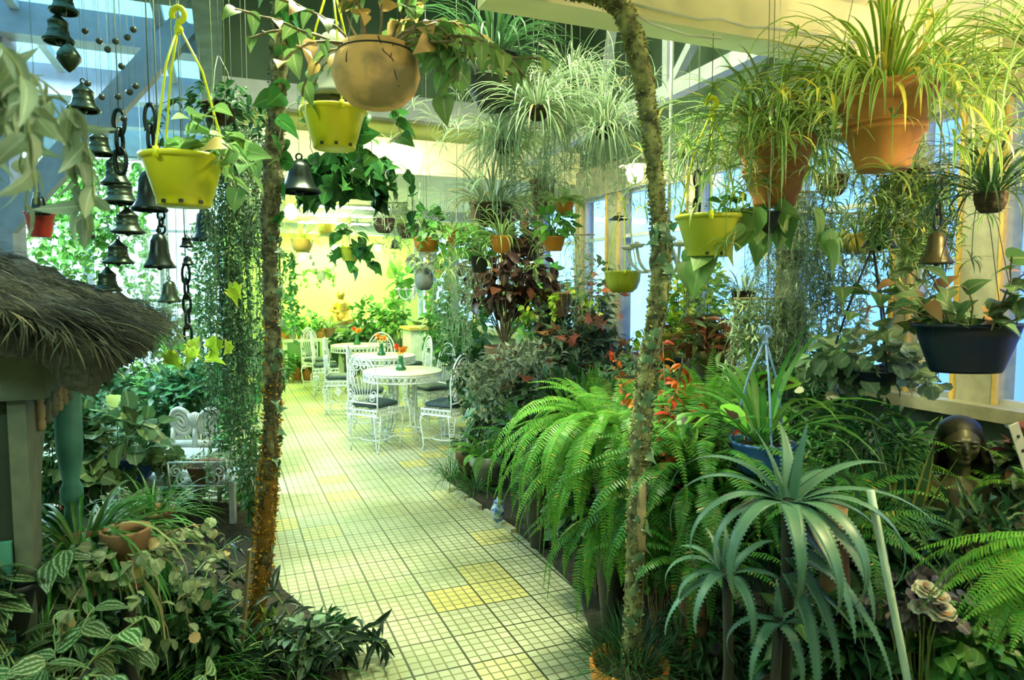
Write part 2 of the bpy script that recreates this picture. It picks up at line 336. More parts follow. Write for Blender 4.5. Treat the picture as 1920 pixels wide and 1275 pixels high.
# windows
def window(i, u0, l0, u1, l1, z0, z1, bars):
    e_ = bpy.data.objects.new('window_%d' % i, None); COL.objects.link(e_); c = R((u0 + u1) / 2, (l0 + l1) / 2, z0); e_.location = c; e_['kind'] = 'structure'
    a, b = R(u0, l0, z0) - c, R(u1, l1, z0) - c; h = z1 - z0; up = np.array([0, 0, h])
    f = MB(); f.bar(a, b, .06, .05); f.bar(a + up, b + up, .06, .05); f.bar(a, a + up, .06, .05, 0, unit(b - a)); f.bar(b, b + up, .06, .05, 0, unit(b - a))
    for t in bars: q = up * t; f.bar(a + q, b + q, .04, .035)
    obj('window_frame', f, M_WHITEWOOD, e_, smooth=False)
    g_ = MB(); g_.bar(a + up / 2, b + up / 2, .008, h); obj('window_glass', g_, M_GLASS, e_, smooth=False)
PL_ = [.35, 1.4, 2.42, 2.87, 3.78, 4.85, 6.13, 6.85, 7.95, 9.1, 10.3, 11.6, 13.0, 14.0]
for i in range(len(PL_) - 1): window(1 + i, UW + .06, PL_[i] + .06, UW + .06, PL_[i + 1] - .06, 1.05, 2.6, (.72,) if i > 2 else (.82,))
for i, l in enumerate(PL_[:-1]):
    wd = .11 if l in (2.42, 6.13) else .055
    b_ = MB(); b_.box((UW - .02, l - wd, .98), (UW + .14, l + wd, 2.7)); b_.box((UW - .03, l - wd - .008, .98), (UW - .0, l - wd + .008, 2.62), 1); b_.box((UW - .035, l + wd - .012, .98), (UW - .0, l + wd + .012, 2.62), 1)
    struct('trim_%d' % (40 + i), b_, [M_POST, M_GOLD])
box1('trim_60', (UW - .05, -2.6, 2.6), (UW + .15, 14, 2.9), M_POST)
box1('trim_61', (UW - .12, -2.6, .98), (UW + .15, 14, 1.05), M_POST)
for i in range(5): window(20 + i, -4.1 + i * .86, 10.06, -4.1 + i * .86 + .80, 10.06, .6, 3.3, (.33, .66))
box1('wall_left_rear_upper', (-4.2, 10, 3.3), (.2, 10.14, 3.62), M_WHITEWOOD)
# planting beds either side of the path
def bed(name, pts, h):
    n = len(pts); V = [(p[0], p[1], 0.0) for p in pts] + [(p[0], p[1], h) for p in pts]
    fs = [tuple(range(n, 2 * n))] + [(i, (i + 1) % n, n + (i + 1) % n, n + i) for i in range(n)]
    struct(name, MB().faces(V, fs), M_SOIL, 0)
BR = [G(838, 908)[:2], G(905, 955)[:2], G(985, 1010)[:2], G(1085, 1110)[:2], G(1130, 1275)[:2], (.30, 1.7), (3.0, 1.7), (2.35, 3.1), (1.2, 6.6), (-.2, 6.6)]
bed('trim_70', BR, .05)
BL = [G(640, 1275)[:2], G(600, 1180)[:2], G(530, 1120)[:2], G(495, 1020)[:2], G(470, 960)[:2], (-2.6, 5.2), (-3.0, 1.8), (-.7, 1.7)]
bed('trim_71', BL[::-1], .05)
# edging tiles along the right bed
EDGE = [(845, 915), (872, 930), (896, 947), (928, 968), (958, 990)]
for i, (x, y) in enumerate(EDGE):
    p = G(x, y); q = G(x + 26, y + 18); b_ = MB(); M = Matrix.Rotation(math.atan2(q[1] - p[1], q[0] - p[0]) + .06 * (i % 3 - 1), 4, 'Z'); b_.box((-.10, -.05, 0), (.10, .05, .03)); 
    o = obj('edging_tile', b_, M_CURB, None, (p[0], p[1], .0), M.to_euler()[2], False)
    tag(o, ['cream edging tile in front of the brown pot, far end of the bed edge', 'cream edging tile under the grassy tuft by the brown pot', 'third cream edging tile from the far end of the bed edge', 'cream edging tile just before the blue and white jar', 'cream edging tile beside the blue and white jar, nearest of the row'][i], 'edging tile', 'loose edging tiles along the planting bed')
# white electric cables on the beams
def cable(pts, label, r=.006):
    o = obj('cable', MB().tube(np.array(pts), r, 6), M_CABLE); tag(o, label, 'cable')
M_CABLE = mat('white_cable', (.8, .8, .7), None, 5, .5)
cable([PL(x, y, 2.30) for x, y in [(1180, 6), (1250, 22), (1310, 36), (1350, 35), (1400, 50), (1450, 52), (1550, 68), (1660, 92)]], 'white electric cable running along the face of the cream roof beam')
cable([PL(x, y, 2.26) for x, y in [(1190, 26), (1220, 44), (1290, 66), (1335, 70), (1352, 72)]], 'short sagging white cable below the cream roof beam', .005)
# ---------------------------------------------------------------- lamps
M_BULB = lampmat('lit_bulb', (1, .86, .42), 60); M_BULB2 = lampmat('lit_wall_bulb', (1, .95, .5), 45); M_BRASS = mat('lamp_metal', (.45, .42, .30), None, 10, .4, 0, .6)
M_TUBE = lampmat('fluorescent_tube', (.85, 1, .9), 6)
for i, (n, p, e_, c) in enumerate(BULBS):
    lab = ['glowing pendant bulb beneath the cream soffit, below the cracked clay pot', 'glowing bulb lamp just beside the mossy pole on the right', 'glowing yellow bulb just right of the mossy pole on the left'][i]
    t = thing('pendant_lamp', lab, 'lamp', p)
    obj('bulb', MB().ball((0, 0, 0), .075, 16, 0, (1, 1, 1.15)), M_BULB, t)
    obj('lamp_socket', MB().lathe([(0, .06), (.03, .07), (.035, .12), (.015, .15), (0, .15)], 12), M_BRASS, t)
    if i != 2: obj('lamp_shade', MB().lathe([(.02, .13), (.06, .125), (.12, .07), (.14, .06), (.135, .06), (.06, .11), (.02, .12)], 20), M_BRASS, t)
    zt = {0: 2.78, 1: 3.5, 2: 3.5}[i]; zt = (4.69 if i < 2 else 2.79) - p[2]
    obj('cord', MB().tube([(0, 0, .15), (0, 0, zt)], .004, 5), M_BRASS, t)
for i, (x, y) in enumerate(WALLLAMPS):
    lab = ['lit wall lamp with a small dome shade on the lime wall, right of three', 'lit wall lamp on the lime wall, nearest the mossy pole', 'lit wall lamp on the lime wall, middle of three'][i]
    p = PL(x, y + 4, 13.45); t = thing('wall_lamp', lab, 'lamp', p, PHI, 'wall lamps on the lime wall')
    obj('bulb', MB().ball((0, 0, 0), .05, 12), M_BULB2, t); obj('lamp_shade', MB().lathe([(.01, .13), (.09, .10), (.15, .06), (.14, .06), (.08, .09), (.01, .11)], 18), M_BRASS, t)
    obj('bracket', MB().tube([(0, 0, .12), (0, .2, .18), (0, .4, .12), (0, .55, .05)], .012, 6), M_BRASS, t)
t = thing('globe_lamp', 'warm globe ceiling lamp above the terracotta hanging pots', 'lamp', R(2.55, 1.0, 2.35))
obj('globe', MB().ball((0, 0, .0), .08), lampmat('globe_glow', (1, .8, .35), 12), t); obj('lamp_stem', MB().tube([(0, 0, .07), (0, 0, .55)], .012, 8), M_BRASS, t)
for u, l, z, e_, c in TUBES_AND_FILL:
    if not e_: continue
    k = [i for i, T_ in enumerate(TUBES_AND_FILL) if T_[0] == u and T_[1] == l][0]
    lab = ['fluorescent batten under the ceiling behind the viewer', 'fluorescent batten under the dark roof above the path', 'fluorescent batten under the translucent roof on the left', 'added front fill overhead, no fixture', 'fluorescent batten above the white garden tables', 'fluorescent batten near the lime wall'][k]
    if k in (0, 3): continue
    t = thing('batten_lamp', lab, 'lamp', R(u, l, z), PHI)
    obj('tube', MB().tube([(-.6, 0, .035), (.6, 0, .035)], .014, 8), M_TUBE, t); 
    zt = {1: .39, 2: .11, 4: .075, 5: .075}[k]
    obj('batten_housing', MB().box((-.64, -.04, .05), (.64, .04, .07)).box((-.5, -.01, .07), (-.48, .01, zt)).box((.48, -.01, .07), (.5, .01, zt)), M_WHITEWOOD, t, smooth=False)
# ================================================================ white iron garden set
M_IRON = mat('white_iron', (.86, .88, .86), (.72, .76, .76), 30, .45)
M_CUSH = mat('dark_cushion', (.030, .060, .065), (.018, .04, .045), 20, .7)
M_TOP = mat('table_top_cream', (.86, .84, .62), (.76, .76, .52), 6, .25)
def iron_leg(sx, sy, h=.38):
    mb = MB(); o = np.array([sx * .165, sy * .165, 0]); d = unit(np.array([sx, sy, 0])); e = np.array([0, 0, 1.])
    for w_ in (.030, -.030):
        side = np.array([-d[1], d[0], 0]) * w_
        mb.tube([o + d * .0 + side + e * h, o + d * .035 + side * 1.1 + e * (h - .03), o + d * .045 + side + e * (h - .08), o + d * .03 + side * .75 + e * .20, o + d * .012 + side * .4 + e * .06, o + d * .02 + e * .008 + side * .3], .006, 5)
    for zc, r in ((.30, .022), (.24, .018), (.19, .014)):
        th = np.linspace(0, 2 * pi, 9)[:-1]; sd = np.array([-d[1], d[0], 0]); mb.tube([o + d * .036 + sd * r * cos(a) + e * (zc + r * sin(a)) for a in th], .0045, 4, True)
    mb.ball(o + d * .02 + e * .012, .012, 8); return mb
def make_chair(name, label):
    t = thing(name, label, 'chair', group='white iron garden chairs')
    for sx in (-1, 1):
        for sy in (-1, 1): obj('leg', iron_leg(sx, sy), M_IRON, t)
    f = MB(); w_ = .19; cs = [(-w_, -w_), (w_, -w_), (w_, w_), (-w_, w_)]
    for z in (.375, .43):
        for i in range(4): a, b = cs[i], cs[(i + 1) % 4]; f.bar((a[0], a[1], z), (b[0], b[1], z), .014, .014)
    obj('seat_frame', f, M_IRON, t, smooth=False)
    f = MB()
    for i in range(4):
        a, b = np.array(cs[i]), np.array(cs[(i + 1) % 4])
        for k in range(8):
            c = a + (b - a) * (k + .5) / 8; d = unit(b - a); th = np.linspace(0, 2 * pi, 9)[:-1]
            f.tube([(c[0] + d[0] * .021 * cos(x), c[1] + d[1] * .021 * cos(x), .4025 + .021 * sin(x)) for x in th], .0045, 4, True)
    obj('apron', f, M_IRON, t)
    c_ = MB(); a = np.linspace(-pi / 2, pi / 2, 9); th = np.linspace(0, 2 * pi, 40, endpoint=False); sg = lambda v, p: np.sign(v) * np.abs(v) ** p
    C = np.stack([.185 * sg(np.cos(a), .4)[:, None] * sg(np.cos(th), .35)[None], .185 * sg(np.cos(a), .4)[:, None] * sg(np.sin(th), .35)[None], np.repeat(.034 * np.sin(a)[:, None], 40, 1)], -1); C[..., 2] += .468 + .012 * (1 - (C[..., 0] ** 2 + C[..., 1] ** 2) / .06)
    obj('seat_cushion', c_.grid(C, None, True), M_CUSH, t)
    b_ = MB(); y = -.185
    n = 26; an = np.linspace(0, pi, n); arch = [(-.19, y, .38), (-.19, y, .55)] + [(-.20 * cos(x) * (1 + .05 * sin(x)), y - .03 * sin(x), .68 + .31 * sin(x)) for x in an] + [(.19, y, .55), (.19, y, .38)]
    b_.tube(arch, .009, 6)
    arch2 = [(-.165 * cos(x), y - .03 * sin(x), .68 + .27 * sin(x)) for x in an]; b_.tube(arch2, .0055, 5)
    b_.bar((-.19, y, .50), (.19, y, .50), .012, .014)
    for k in range(7):
        u = (k - 3) / 3; b_.tube([(u * .085, y, .50), (u * .10, y - .005, .60), (u * .14, y - .015, .70), (u * .145, y - .02, .76)], .005, 4)
    s_ = b_
    for sg_ in (-1, 1):
        s_.tube(spiral((sg_ * .055, .875), .062, .012, pi / 2 if sg_ < 0 else pi / 2, 1.6 * sg_, 26, (0, 2)) + np.array([0, y - .028, 0]), .0055, 5)
        s_.tube(spiral((sg_ * .115, .80), .045, .010, 0 if sg_ > 0 else pi, 1.5 * -sg_, 22, (0, 2)) + np.array([0, y - .022, 0]), .005, 5)
        s_.tube(spiral((sg_ * .15, .60), .040, .010, pi if sg_ > 0 else 0, 1.5 * sg_, 22, (0, 2)) + np.array([0, y - .01, 0]), .005, 5)
        s_.tube(spiral((sg_ * .12, .545), .035, .010, pi if sg_ > 0 else 0, -1.4 * sg_, 20, (0, 2)) + np.array([0, y - .0, 0]), .005, 5)
        s_.tube(spiral((sg_ * .19, .455), .04, .010, pi / 2, -1.5, 20, (1, 2)) + np.array([0, y + .04, 0]) , .006, 5)
    obj('backrest', s_, M_IRON, t)
    r_ = MB(); th = np.linspace(0, 2 * pi, 25)[:-1]; r_.tube([(.15 * cos(x), .15 * sin(x), .115) for x in th], .006, 5, True)
    for sx in (-1, 1):
        for sy in (-1, 1): r_.tube([(sx * .105, sy * .105, .115), (sx * .18, sy * .18, .12)], .006, 5)
    obj('stretcher', r_, M_IRON, t); return t
def make_table(name, label, r):
    t = thing(name, label, 'table', group='round iron garden tables'); H = .76
    obj('tabletop', MB().lathe([(0, H - .022), (r - .01, H - .022), (r, H - .016), (r, H - .006), (r - .01, H), (0, H)], 64), M_TOP, t)
    a = MB(); th = np.linspace(0, 2 * pi, 65)[:-1]
    for z in (H - .03, H - .10): a.tube([(r * .98 * cos(x), r * .98 * sin(x), z) for x in th], .008, 6, True)
    for k in range(44):
        c = 2 * pi * k / 44; q = np.linspace(0, 2 * pi, 9)[:-1]; a.tube([((r * .98) * cos(c + .03 * 2.2 * cos(x)), (r * .98) * sin(c + .03 * 2.2 * cos(x)), H - .065 + .029 * sin(x)) for x in q], .0055, 4, True)
    obj('apron', a, M_IRON, t)
    for k in range(4):
        l_ = MB(); c = pi / 4 + k * pi / 2; d = np.array([cos(c), sin(c), 0]); s_ = np.array([-sin(c), cos(c), 0])
        for w_ in (.04, -.04): l_.tube([d * .17 + s_ * w_ + np.array([0, 0, H - .03]), d * .15 + s_ * w_ + np.array([0, 0, .5]), d * .17 + s_ * w_ * .7 + np.array([0, 0, .2]), d * .24 + s_ * w_ * .4 + np.array([0, 0, .006])], .009, 5)
        for j in range(9):
            z = .66 - j * .055; q = np.linspace(0, 2 * pi, 9)[:-1]; l_.tube([d * .155 + s_ * .03 * cos(x) + np.array([0, 0, z + .025 * sin(x)]) for x in q], .005, 4, True)
        obj('leg', l_, M_IRON, t)
    q = np.linspace(0, 2 * pi, 33)[:-1]; obj('foot_ring', MB().tube([(.2 * cos(x), .2 * sin(x), .10) for x in q], .007, 5, True), M_IRON, t); return t
TAB = [((755, 692, 7.5), .43, 'round white iron garden table nearest the front with a cream top'), ((718, 662, 9.2), .44, 'middle round white iron garden table'), ((672, 648, 10.9), .44, 'farthest round white iron garden table by the lime wall')]
t0_ = None; TP = []
for i, ((x, y, Y), r, lab) in enumerate(TAB):
    p = P(x, y, Y); p[2] = 0
    if t0_ is None: t0_ = make_table('garden_table', lab, r); t0_.location = p
    else: dup(t0_, p, .3 * i, lab)
    TP.append(p)
CH = [  # px of seat centre, depth, facing (x, y), label
    (703, 7.05, (.50, .86), 'white iron chair nearest the viewer, back toward us, at the front table'),
    (838, 7.05, (-.86, .50), 'white iron chair right of the front table, its back seen edge on'),
    (688, 7.95, (.97, .1), 'white iron chair left of the front table, second from the front'),
    (812, 8.2, (-.80, -.6), 'white iron chair behind the front table with its back to the leafy plants'),
    (640, 9.2, (1, .1), 'white iron chair left of the middle table, in the row of chair backs'),
    (777, 9.4, (-.9, -.4), 'white iron chair right of the middle table, seat half hidden'),
    (612, 10.6, (1, .2), 'white iron chair on the far left, beside the farthest table'),
    (712, 10.05, (.05, -1), 'white iron chair facing us between the middle and farthest tables'),
    (768, 10.9, (-.8, -.5), 'white iron chair right of the farthest table, in front of the cabinet'),
    (598, 11.4, (.9, -.4), 'white iron chair farthest back on the left, beyond the tables')]
c0 = None
for x, Y, (fx, fy), lab in CH:
    p = P(x, 700, Y); p[2] = 0; rz = math.atan2(fy, fx) - pi / 2
    if c0 is None: c0 = make_chair('garden_chair', lab); c0.location = p; c0.rotation_euler = (0, 0, rz)
    else: dup(c0, p, rz, lab)
# flower vases
M_VASE = mat('green_glass', (.03, .16, .05), None, 4, .15); M_STEM = mat('stem_green', (.12, .30, .05), None, 10, .6)
M_FO = mat('orange_petal', (.95, .30, .02), (.9, .45, .05), 20, .6); M_FR = mat('red_petal', (.85, .05, .02), (.9, .15, .03), 20, .6)
rv = np.random.default_rng(5)
for i, ((x, y, Y), lab) in enumerate(zip([t[0] for t in TAB], ['green bud vase with red and orange flowers on the front table', 'green bud vase with orange flowers on the middle table', 'green bud vase with orange and red flowers on the farthest table'])):
    p = TP[i].copy() + np.array([-.02, 0, .76]); t = thing('flower_vase', lab, 'vase of flowers', p, 0, 'flower vases on the tables')
    obj('vase', MB().lathe([(0, 0), (.055, 0), (.06, .02), (.03, .05), (.022, .12), (.03, .15), (.024, .15), (.018, .10), (0, .06)], 18), M_VASE, t)
    for k in range(3):
        dx, dy, dz = [(-.045, 0, .235), (.04, .02, .21), (.0, -.03, .20)][k]
        obj('stem', MB().tube([(0, 0, .08), (dx * .4, dy * .4, .16), (dx, dy, dz)], .004, 5), M_STEM, t)
        b = MB(); n = 22; a = rv.uniform(0, 2 * pi, n); el = rv.uniform(-.3, 1.3, n); D = np.stack([np.cos(a) * np.cos(el), np.sin(a) * np.cos(el), np.sin(el)], 1)
        T_ = dict(v=np.array([[0, 0, 0], [.5, .5, .05], [1, .35, .0], [1, -.35, 0], [.5, -.5, .05]]), l=np.arange(5), z=np.array([5]), u=np.zeros((5, 2)))
        b.scatter(T_, np.tile([[dx, dy, dz]], (n, 1)), D, [0, 0.1, 1], .055, .03); b.ball((dx, dy, dz), .02, 8)
        obj('blossom', b, [M_FR if (k == 0 and i != 1) else M_FO], t)
# ================================================================ leaf shapes (length 1 along x, half width along y)
def tmpl(st, fold=.15, bend=.25, wav=0):
    st = np.asarray(st, float); x, h = st[:, 0], st[:, 1]; n = len(st); z = -bend * x ** 2
    A = np.stack([x, h, z + fold * h * .5 + wav * np.cos(x * 22)], 1); C = np.stack([x, 0 * x, z], 1); B = np.stack([x, -h, z + fold * h * .5 - wav * np.cos(x * 22)], 1)
    V = np.stack([A, C, B], 1).reshape(-1, 3); q = np.array([[j * 3 + c, j * 3 + c + 1, (j + 1) * 3 + c + 1, (j + 1) * 3 + c] for j in range(n - 1) for c in range(2)])
    u = np.array([[c * .498 + .001, np.clip(x[j], 0, 1)] for j in range(n) for c in range(3)])[q.ravel()]
    return dict(v=V, l=q.ravel(), z=np.full(len(q), 4), u=u)
def fan(pts, cup=.1, droop=.15):
    p = np.asarray(pts, float); n = len(p); V = np.vstack([[.42, 0, 0], np.stack([p[:, 0], p[:, 1], cup * (p[:, 1] ** 2) - droop * p[:, 0] ** 2], 1)])
    f = np.array([[0, 1 + i, 1 + (i + 1) % n] for i in range(n)]); L = f.ravel(); u = np.stack([V[:, 1] * .45 + .5, np.clip(V[:, 0], 0, 1)], 1)[L]
    return dict(v=V, l=L, z=np.full(n, 3), u=u)
T_OV = tmpl([(0, .04), (.12, .62), (.32, 1), (.55, .95), (.78, .55), (1, .02)])
T_OVD = tmpl([(0, .04), (.12, .62), (.32, 1), (.55, .95), (.78, .55), (1, .02)], .2, .7)
T_LAN = tmpl([(0, .08), (.2, .7), (.45, 1), (.75, .6), (1, .02)], .3, .35)
T_HEART = tmpl([(-.14, .52), (-.02, .95), (.2, 1.05), (.45, .85), (.72, .45), (1, .02)], .15, .4)
T_RND = fan([(cos(a) * (.5 + .035 * cos(a * 9)) + .45, sin(a) * (.5 + .035 * cos(a * 9)) * 2) for a in np.linspace(-pi + .15, pi - .15, 26)], .12, .2)
iv = [(-.12, .0), (-.22, .42), (.05, .62), (.0, 1.0), (.33, .60), (.42, .36), (1.0, 0)]
T_IVY = fan(iv + [(x, -y) for x, y in iv[-2:0:-1]], .12, .25)
T_PIN = dict(v=np.array([[0, .5, 0], [0, -.5, 0], [.62, -.62, -.04], [1, -.02, -.12], [.62, .5, -.04]]), l=np.arange(5), z=np.array([5]), u=np.array([[.9, 0], [.1, 0], [.1, .6], [.5, 1], [.9, .6]]))
T_NEED = dict(v=np.array([[0, .5, 0], [0, -.5, 0], [.6, -.4, -.03], [1, 0, -.1], [.6, .4, -.03]]), l=np.arange(5), z=np.array([5]), u=np.full((5, 2), .3))
T_CROT = tmpl([(0, .05), (.15, .6), (.3, .8), (.5, 1), (.7, .7), (.85, .5), (1, .02)], .3, .5, .03)
SM = [(0, .06), (.12, .55), (.26, .85), (.33, .45), (.42, 1), (.50, .5), (.58, .95), (.66, .4), (.74, .65), (.82, .3), (1, .02)]
T_MON = tmpl(SM, .1, .25)
# ---------------------------------------------------------------- generators: all write into a mesh collector in local space
def rg(s): return np.random.default_rng(s)
def arcs(base, az, e0, k, L, n=9, sidew=0., emin=-1.5):
    """arching centre lines: elevation falls by k over the length"""
    K = len(az); t = np.linspace(0, 1, n); e_ = e0[:, None] - k[:, None] * t[None] ** 1.3; e_ = np.maximum(e_, emin)
    az2 = az[:, None] + np.broadcast_to(np.asarray(sidew, float).reshape(-1, 1), (K, 1)) * t[None]
    d = np.stack([np.cos(az2) * np.cos(e_), np.sin(az2) * np.cos(e_), np.sin(e_)], -1); st = (L / (n - 1))[:, None, None]
    C = np.concatenate([np.zeros((K, 1, 3)), np.cumsum(d[:, :-1] * st, 1)], 1) + base[:, None]
    side = np.stack([-np.sin(az2), np.cos(az2), 0 * az2], -1); return C, d, side
def prof(n, tip=.03, base=.55, pk=.4):
    t = np.linspace(0, 1, n); return np.where(t < pk, base + (1 - base) * t / pk, 1 - (1 - tip) * ((t - pk) / (1 - pk)) ** 1.6)
def blades(mb, n, L, w, seed, e=(.3, 1.4), k=(1.2, 2.6), r0=.03, z0=0., nseg=9, az=None, fold=.5, mi=0, c=(0, 0), lj=.35, sw=.3):
    g = rg(seed); a = g.uniform(0, 2 * pi, n) if az is None else g.uniform(az[0], az[1], n)
    rr = r0 * np.sqrt(g.uniform(0, 1, n)); base = np.stack([c[0] + rr * np.cos(a), c[1] + rr * np.sin(a), np.full(n, z0)], 1)
    Ls = L * g.uniform(1 - lj, 1 + lj * .4, n); C, d, s = arcs(base, a, g.uniform(*e, n), g.uniform(*k, n), Ls, nseg, g.uniform(-sw, sw, n))
    mb.strips(C, s, np.broadcast_to(prof(nseg) * w, (n, nseg)) * g.uniform(.75, 1.15, n)[:, None], fold, None, mi); return C
def spider(mb, r, L=.4, n=90, w=.007, seed=1, runners=0, rl=.6, baby=.10, up=True, mi=0, az=None):
    blades(mb, n, L, w, seed, (.1, 1.45) if up else (-.1, .9), (1.0, 2.7), r * .7, 0, 9, az, .5, mi)
    g = rg(seed + 99)
    if runners:
        a = g.uniform(0, 2 * pi, runners) if az is None else g.uniform(az[0], az[1], runners)
        base = np.stack([r * .5 * np.cos(a), r * .5 * np.sin(a), 0 * a], 1); C, d, s = arcs(base, a, g.uniform(.3, 1.0, runners), g.uniform(2.4, 3.0, runners), rl * g.uniform(.5, 1.1, runners), 14)
        mb.stems(C, .0018, 4, mi)
        for i in range(runners):
            for q in ((13, 1.0), (9, .7)):
                if q[0] == 9 and g.random() < .5: continue
                m = 11; aa = g.uniform(0, 2 * pi, m); b = np.tile(C[i, q[0]], (m, 1)); Cc, dd, ss = arcs(b, aa, g.uniform(-.6, 1.0, m), g.uniform(.8, 2, m), baby * q[1] * g.uniform(.6, 1.2, m), 6)
                mb.strips(Cc, ss, np.broadcast_to(prof(6) * w * .65, (m, 6)), .4, None, mi)
def fronds(mb, n, L, pw, seed, e=(.3, 1.3), k=(1.2, 2.4), az=None, r0=.04, z0=0., c=(0, 0), per=42, mi=0, mis=0, lj=.3):
    g = rg(seed); a = g.uniform(0, 2 * pi, n) if az is None else g.uniform(az[0], az[1], n)
    rr = r0 * np.sqrt(g.uniform(0, 1, n)); base = np.stack([c[0] + rr * np.cos(a), c[1] + rr * np.sin(a), np.full(n, z0)], 1); ns = 16
    C, d, s = arcs(base, a, g.uniform(*e, n), g.uniform(*k, n), L * g.uniform(1 - lj, 1.1, n), ns, g.uniform(-.4, .4, n)); pinnae(mb, C, d, s, pw, per, g, mi); mb.stems(C, .0016, 3, mis); return C
def pinnae(mb, C, d, s, pw, per, g, mi=0):
    n, ns = C.shape[:2]; t = np.linspace(.06, .995, per) * (ns - 1); i0 = np.minimum(t.astype(int), ns - 2); f = (t - i0)[None, :, None]
    p = C[:, i0] * (1 - f) + C[:, i0 + 1] * f; dd = unit(d[:, i0] * (1 - f) + d[:, i0 + 1] * f); ss = s[:, i0] * (1 - f) + s[:, i0 + 1] * f; nn = np.cross(dd, ss)
    tt = np.linspace(.06, 1, per); ln = pw * np.minimum(1, .45 + 2.2 * tt) * np.minimum(1, (1.02 - tt) * 2.6)
    sp_ = np.linalg.norm(C[:, 1] - C[:, 0], axis=1).mean() * (ns - 1) / per
    for sg in (1, -1):
        D = unit(ss * sg + dd * .22 - nn * 0 + g.normal(0, .06, p.shape)); D[..., 2] -= .18
        mb.scatter(T_PIN, p.reshape(-1, 3), D.reshape(-1, 3), (-nn if False else nn).reshape(-1, 3), np.tile(ln, n), sp_ * .52, mi)
def leaves(mb, T, pos, out, L, W, g, droop=.3, up=.8, jit=.5, mi=0, lj=.3):
    k = len(pos); D = unit(out + g.normal(0, jit, (k, 3)) + np.array([0, 0, -droop])); N = np.array([0, 0, up]) + out * .4 + g.normal(0, .35, (k, 3)); sc = g.uniform(1 - lj, 1 + lj * .6, k)
    mb.scatter(T, pos, D, N, L * sc, W * sc, mi)
def bush(mb, c, rad_, n, T, L, W, seed, droop=.3, shell=.55, up=.8, jit=.5, mi=0, stem=0, smi=0, zmin=None, base=None):
    g = rg(seed); v = unit(g.normal(0, 1, (n, 3))); f = g.uniform(shell, 1, n) ** .8; pos = np.asarray(c) + v * f[:, None] * np.asarray(rad_)
    if zmin is not None: k = pos[:, 2] > zmin; pos = pos[k]; v = v[k]
    leaves(mb, T, pos, v, L, W, g, droop, up, jit, mi)
    if stem:
        idx = g.choice(len(pos), min(stem, len(pos)), False); b = np.asarray(c) - np.array([0, 0, rad_[2]]) if base is None else np.asarray(base, float)
        t = np.linspace(0, 1, 6)[None, :, None]; q = pos[idx][:, None]; Cm = b[None, None] * (1 - t) + q * t + np.stack([0 * t[..., 0], 0 * t[..., 0], np.sin(t[..., 0] * pi) * .04], -1) + g.normal(0, .006, (len(idx), 6, 3)); Cm[:, 0] = b
        mb.stems(Cm, .0035, 4, smi)
def twigs(mb, n, L, T, ll, lw, seed, e=(.4, 1.4), k=(.2, 1.2), per=12, r0=.03, z0=0., c=(0, 0), droop=.2, up=.8, jit=.5, mi=0, smi=0, sr=.003, az=None, start=.15, lj=.3):
    """branching stems with leaves set along them"""
    g = rg(seed); a = g.uniform(0, 2 * pi, n) if az is None else g.uniform(az[0], az[1], n); rr = r0 * np.sqrt(g.uniform(0, 1, n)); base = np.stack([c[0] + rr * np.cos(a), c[1] + rr * np.sin(a), np.full(n, z0)], 1)
    C, d, s = arcs(base, a, g.uniform(*e, n), g.uniform(*k, n), L * g.uniform(.55, 1.1, n), 12, g.uniform(-.8, .8, n)); C[:, 1:] += np.cumsum(g.normal(0, L * .008, (n, 11, 3)), 1); mb.stems(C, sr, 4, smi)
    t = (np.linspace(start, 1, per)[None] + g.uniform(-.03, .03, (n, per))).clip(0, .999) * 11; i0 = np.minimum(t.astype(int), 10); f = (t - i0)[..., None]; ar = np.arange(n)[:, None]
    p = C[ar, i0] * (1 - f) + C[ar, i0 + 1] * f; sg = np.where(np.arange(per) % 2 == 0, 1, -1)[None, :, None]; o = unit(s[ar, i0] * sg + d[ar, i0] * .5)
    leaves(mb, T, p.reshape(-1, 3), o.reshape(-1, 3), ll, lw, g, droop, up, jit, mi, lj); return C
def trail(mb, n, L, T, ll, lw, seed, r=.1, per=16, az=None, z0=0., wob=.02, out=.35, sr=.0018, droop=.5, mi=0, smi=0, jit=.6, lj=.3, up=.4, smin=.5):
    """stems spilling over a rim and hanging down"""
    g = rg(seed); a = g.uniform(0, 2 * pi, n) if az is None else g.uniform(az[0], az[1], n); base = np.stack([r * .8 * np.cos(a), r * .8 * np.sin(a), np.full(n, z0)], 1)
    C, d, s = arcs(base, a, g.uniform(.0, out * 2, n), np.full(n, 0.) + g.uniform(2.5, 4.5, n), L * g.uniform(smin, 1.05, n), 18); C[:, 2:] += np.cumsum(g.normal(0, wob * .25, (n, 16, 3)) * [1, 1, .2], 1); mb.stems(C, sr, 4, smi)
    t = g.uniform(.05, .999, (n, per)) * 17; i0 = np.minimum(t.astype(int), 16); f = (t - i0)[..., None]; ar = np.arange(n)[:, None]; p = C[ar, i0] * (1 - f) + C[ar, i0 + 1] * f
    o = unit(g.normal(0, 1, p.shape)); o[..., 2] *= .3; leaves(mb, T, p.reshape(-1, 3), o.reshape(-1, 3), ll, lw, g, droop, up, jit, mi, lj); return C
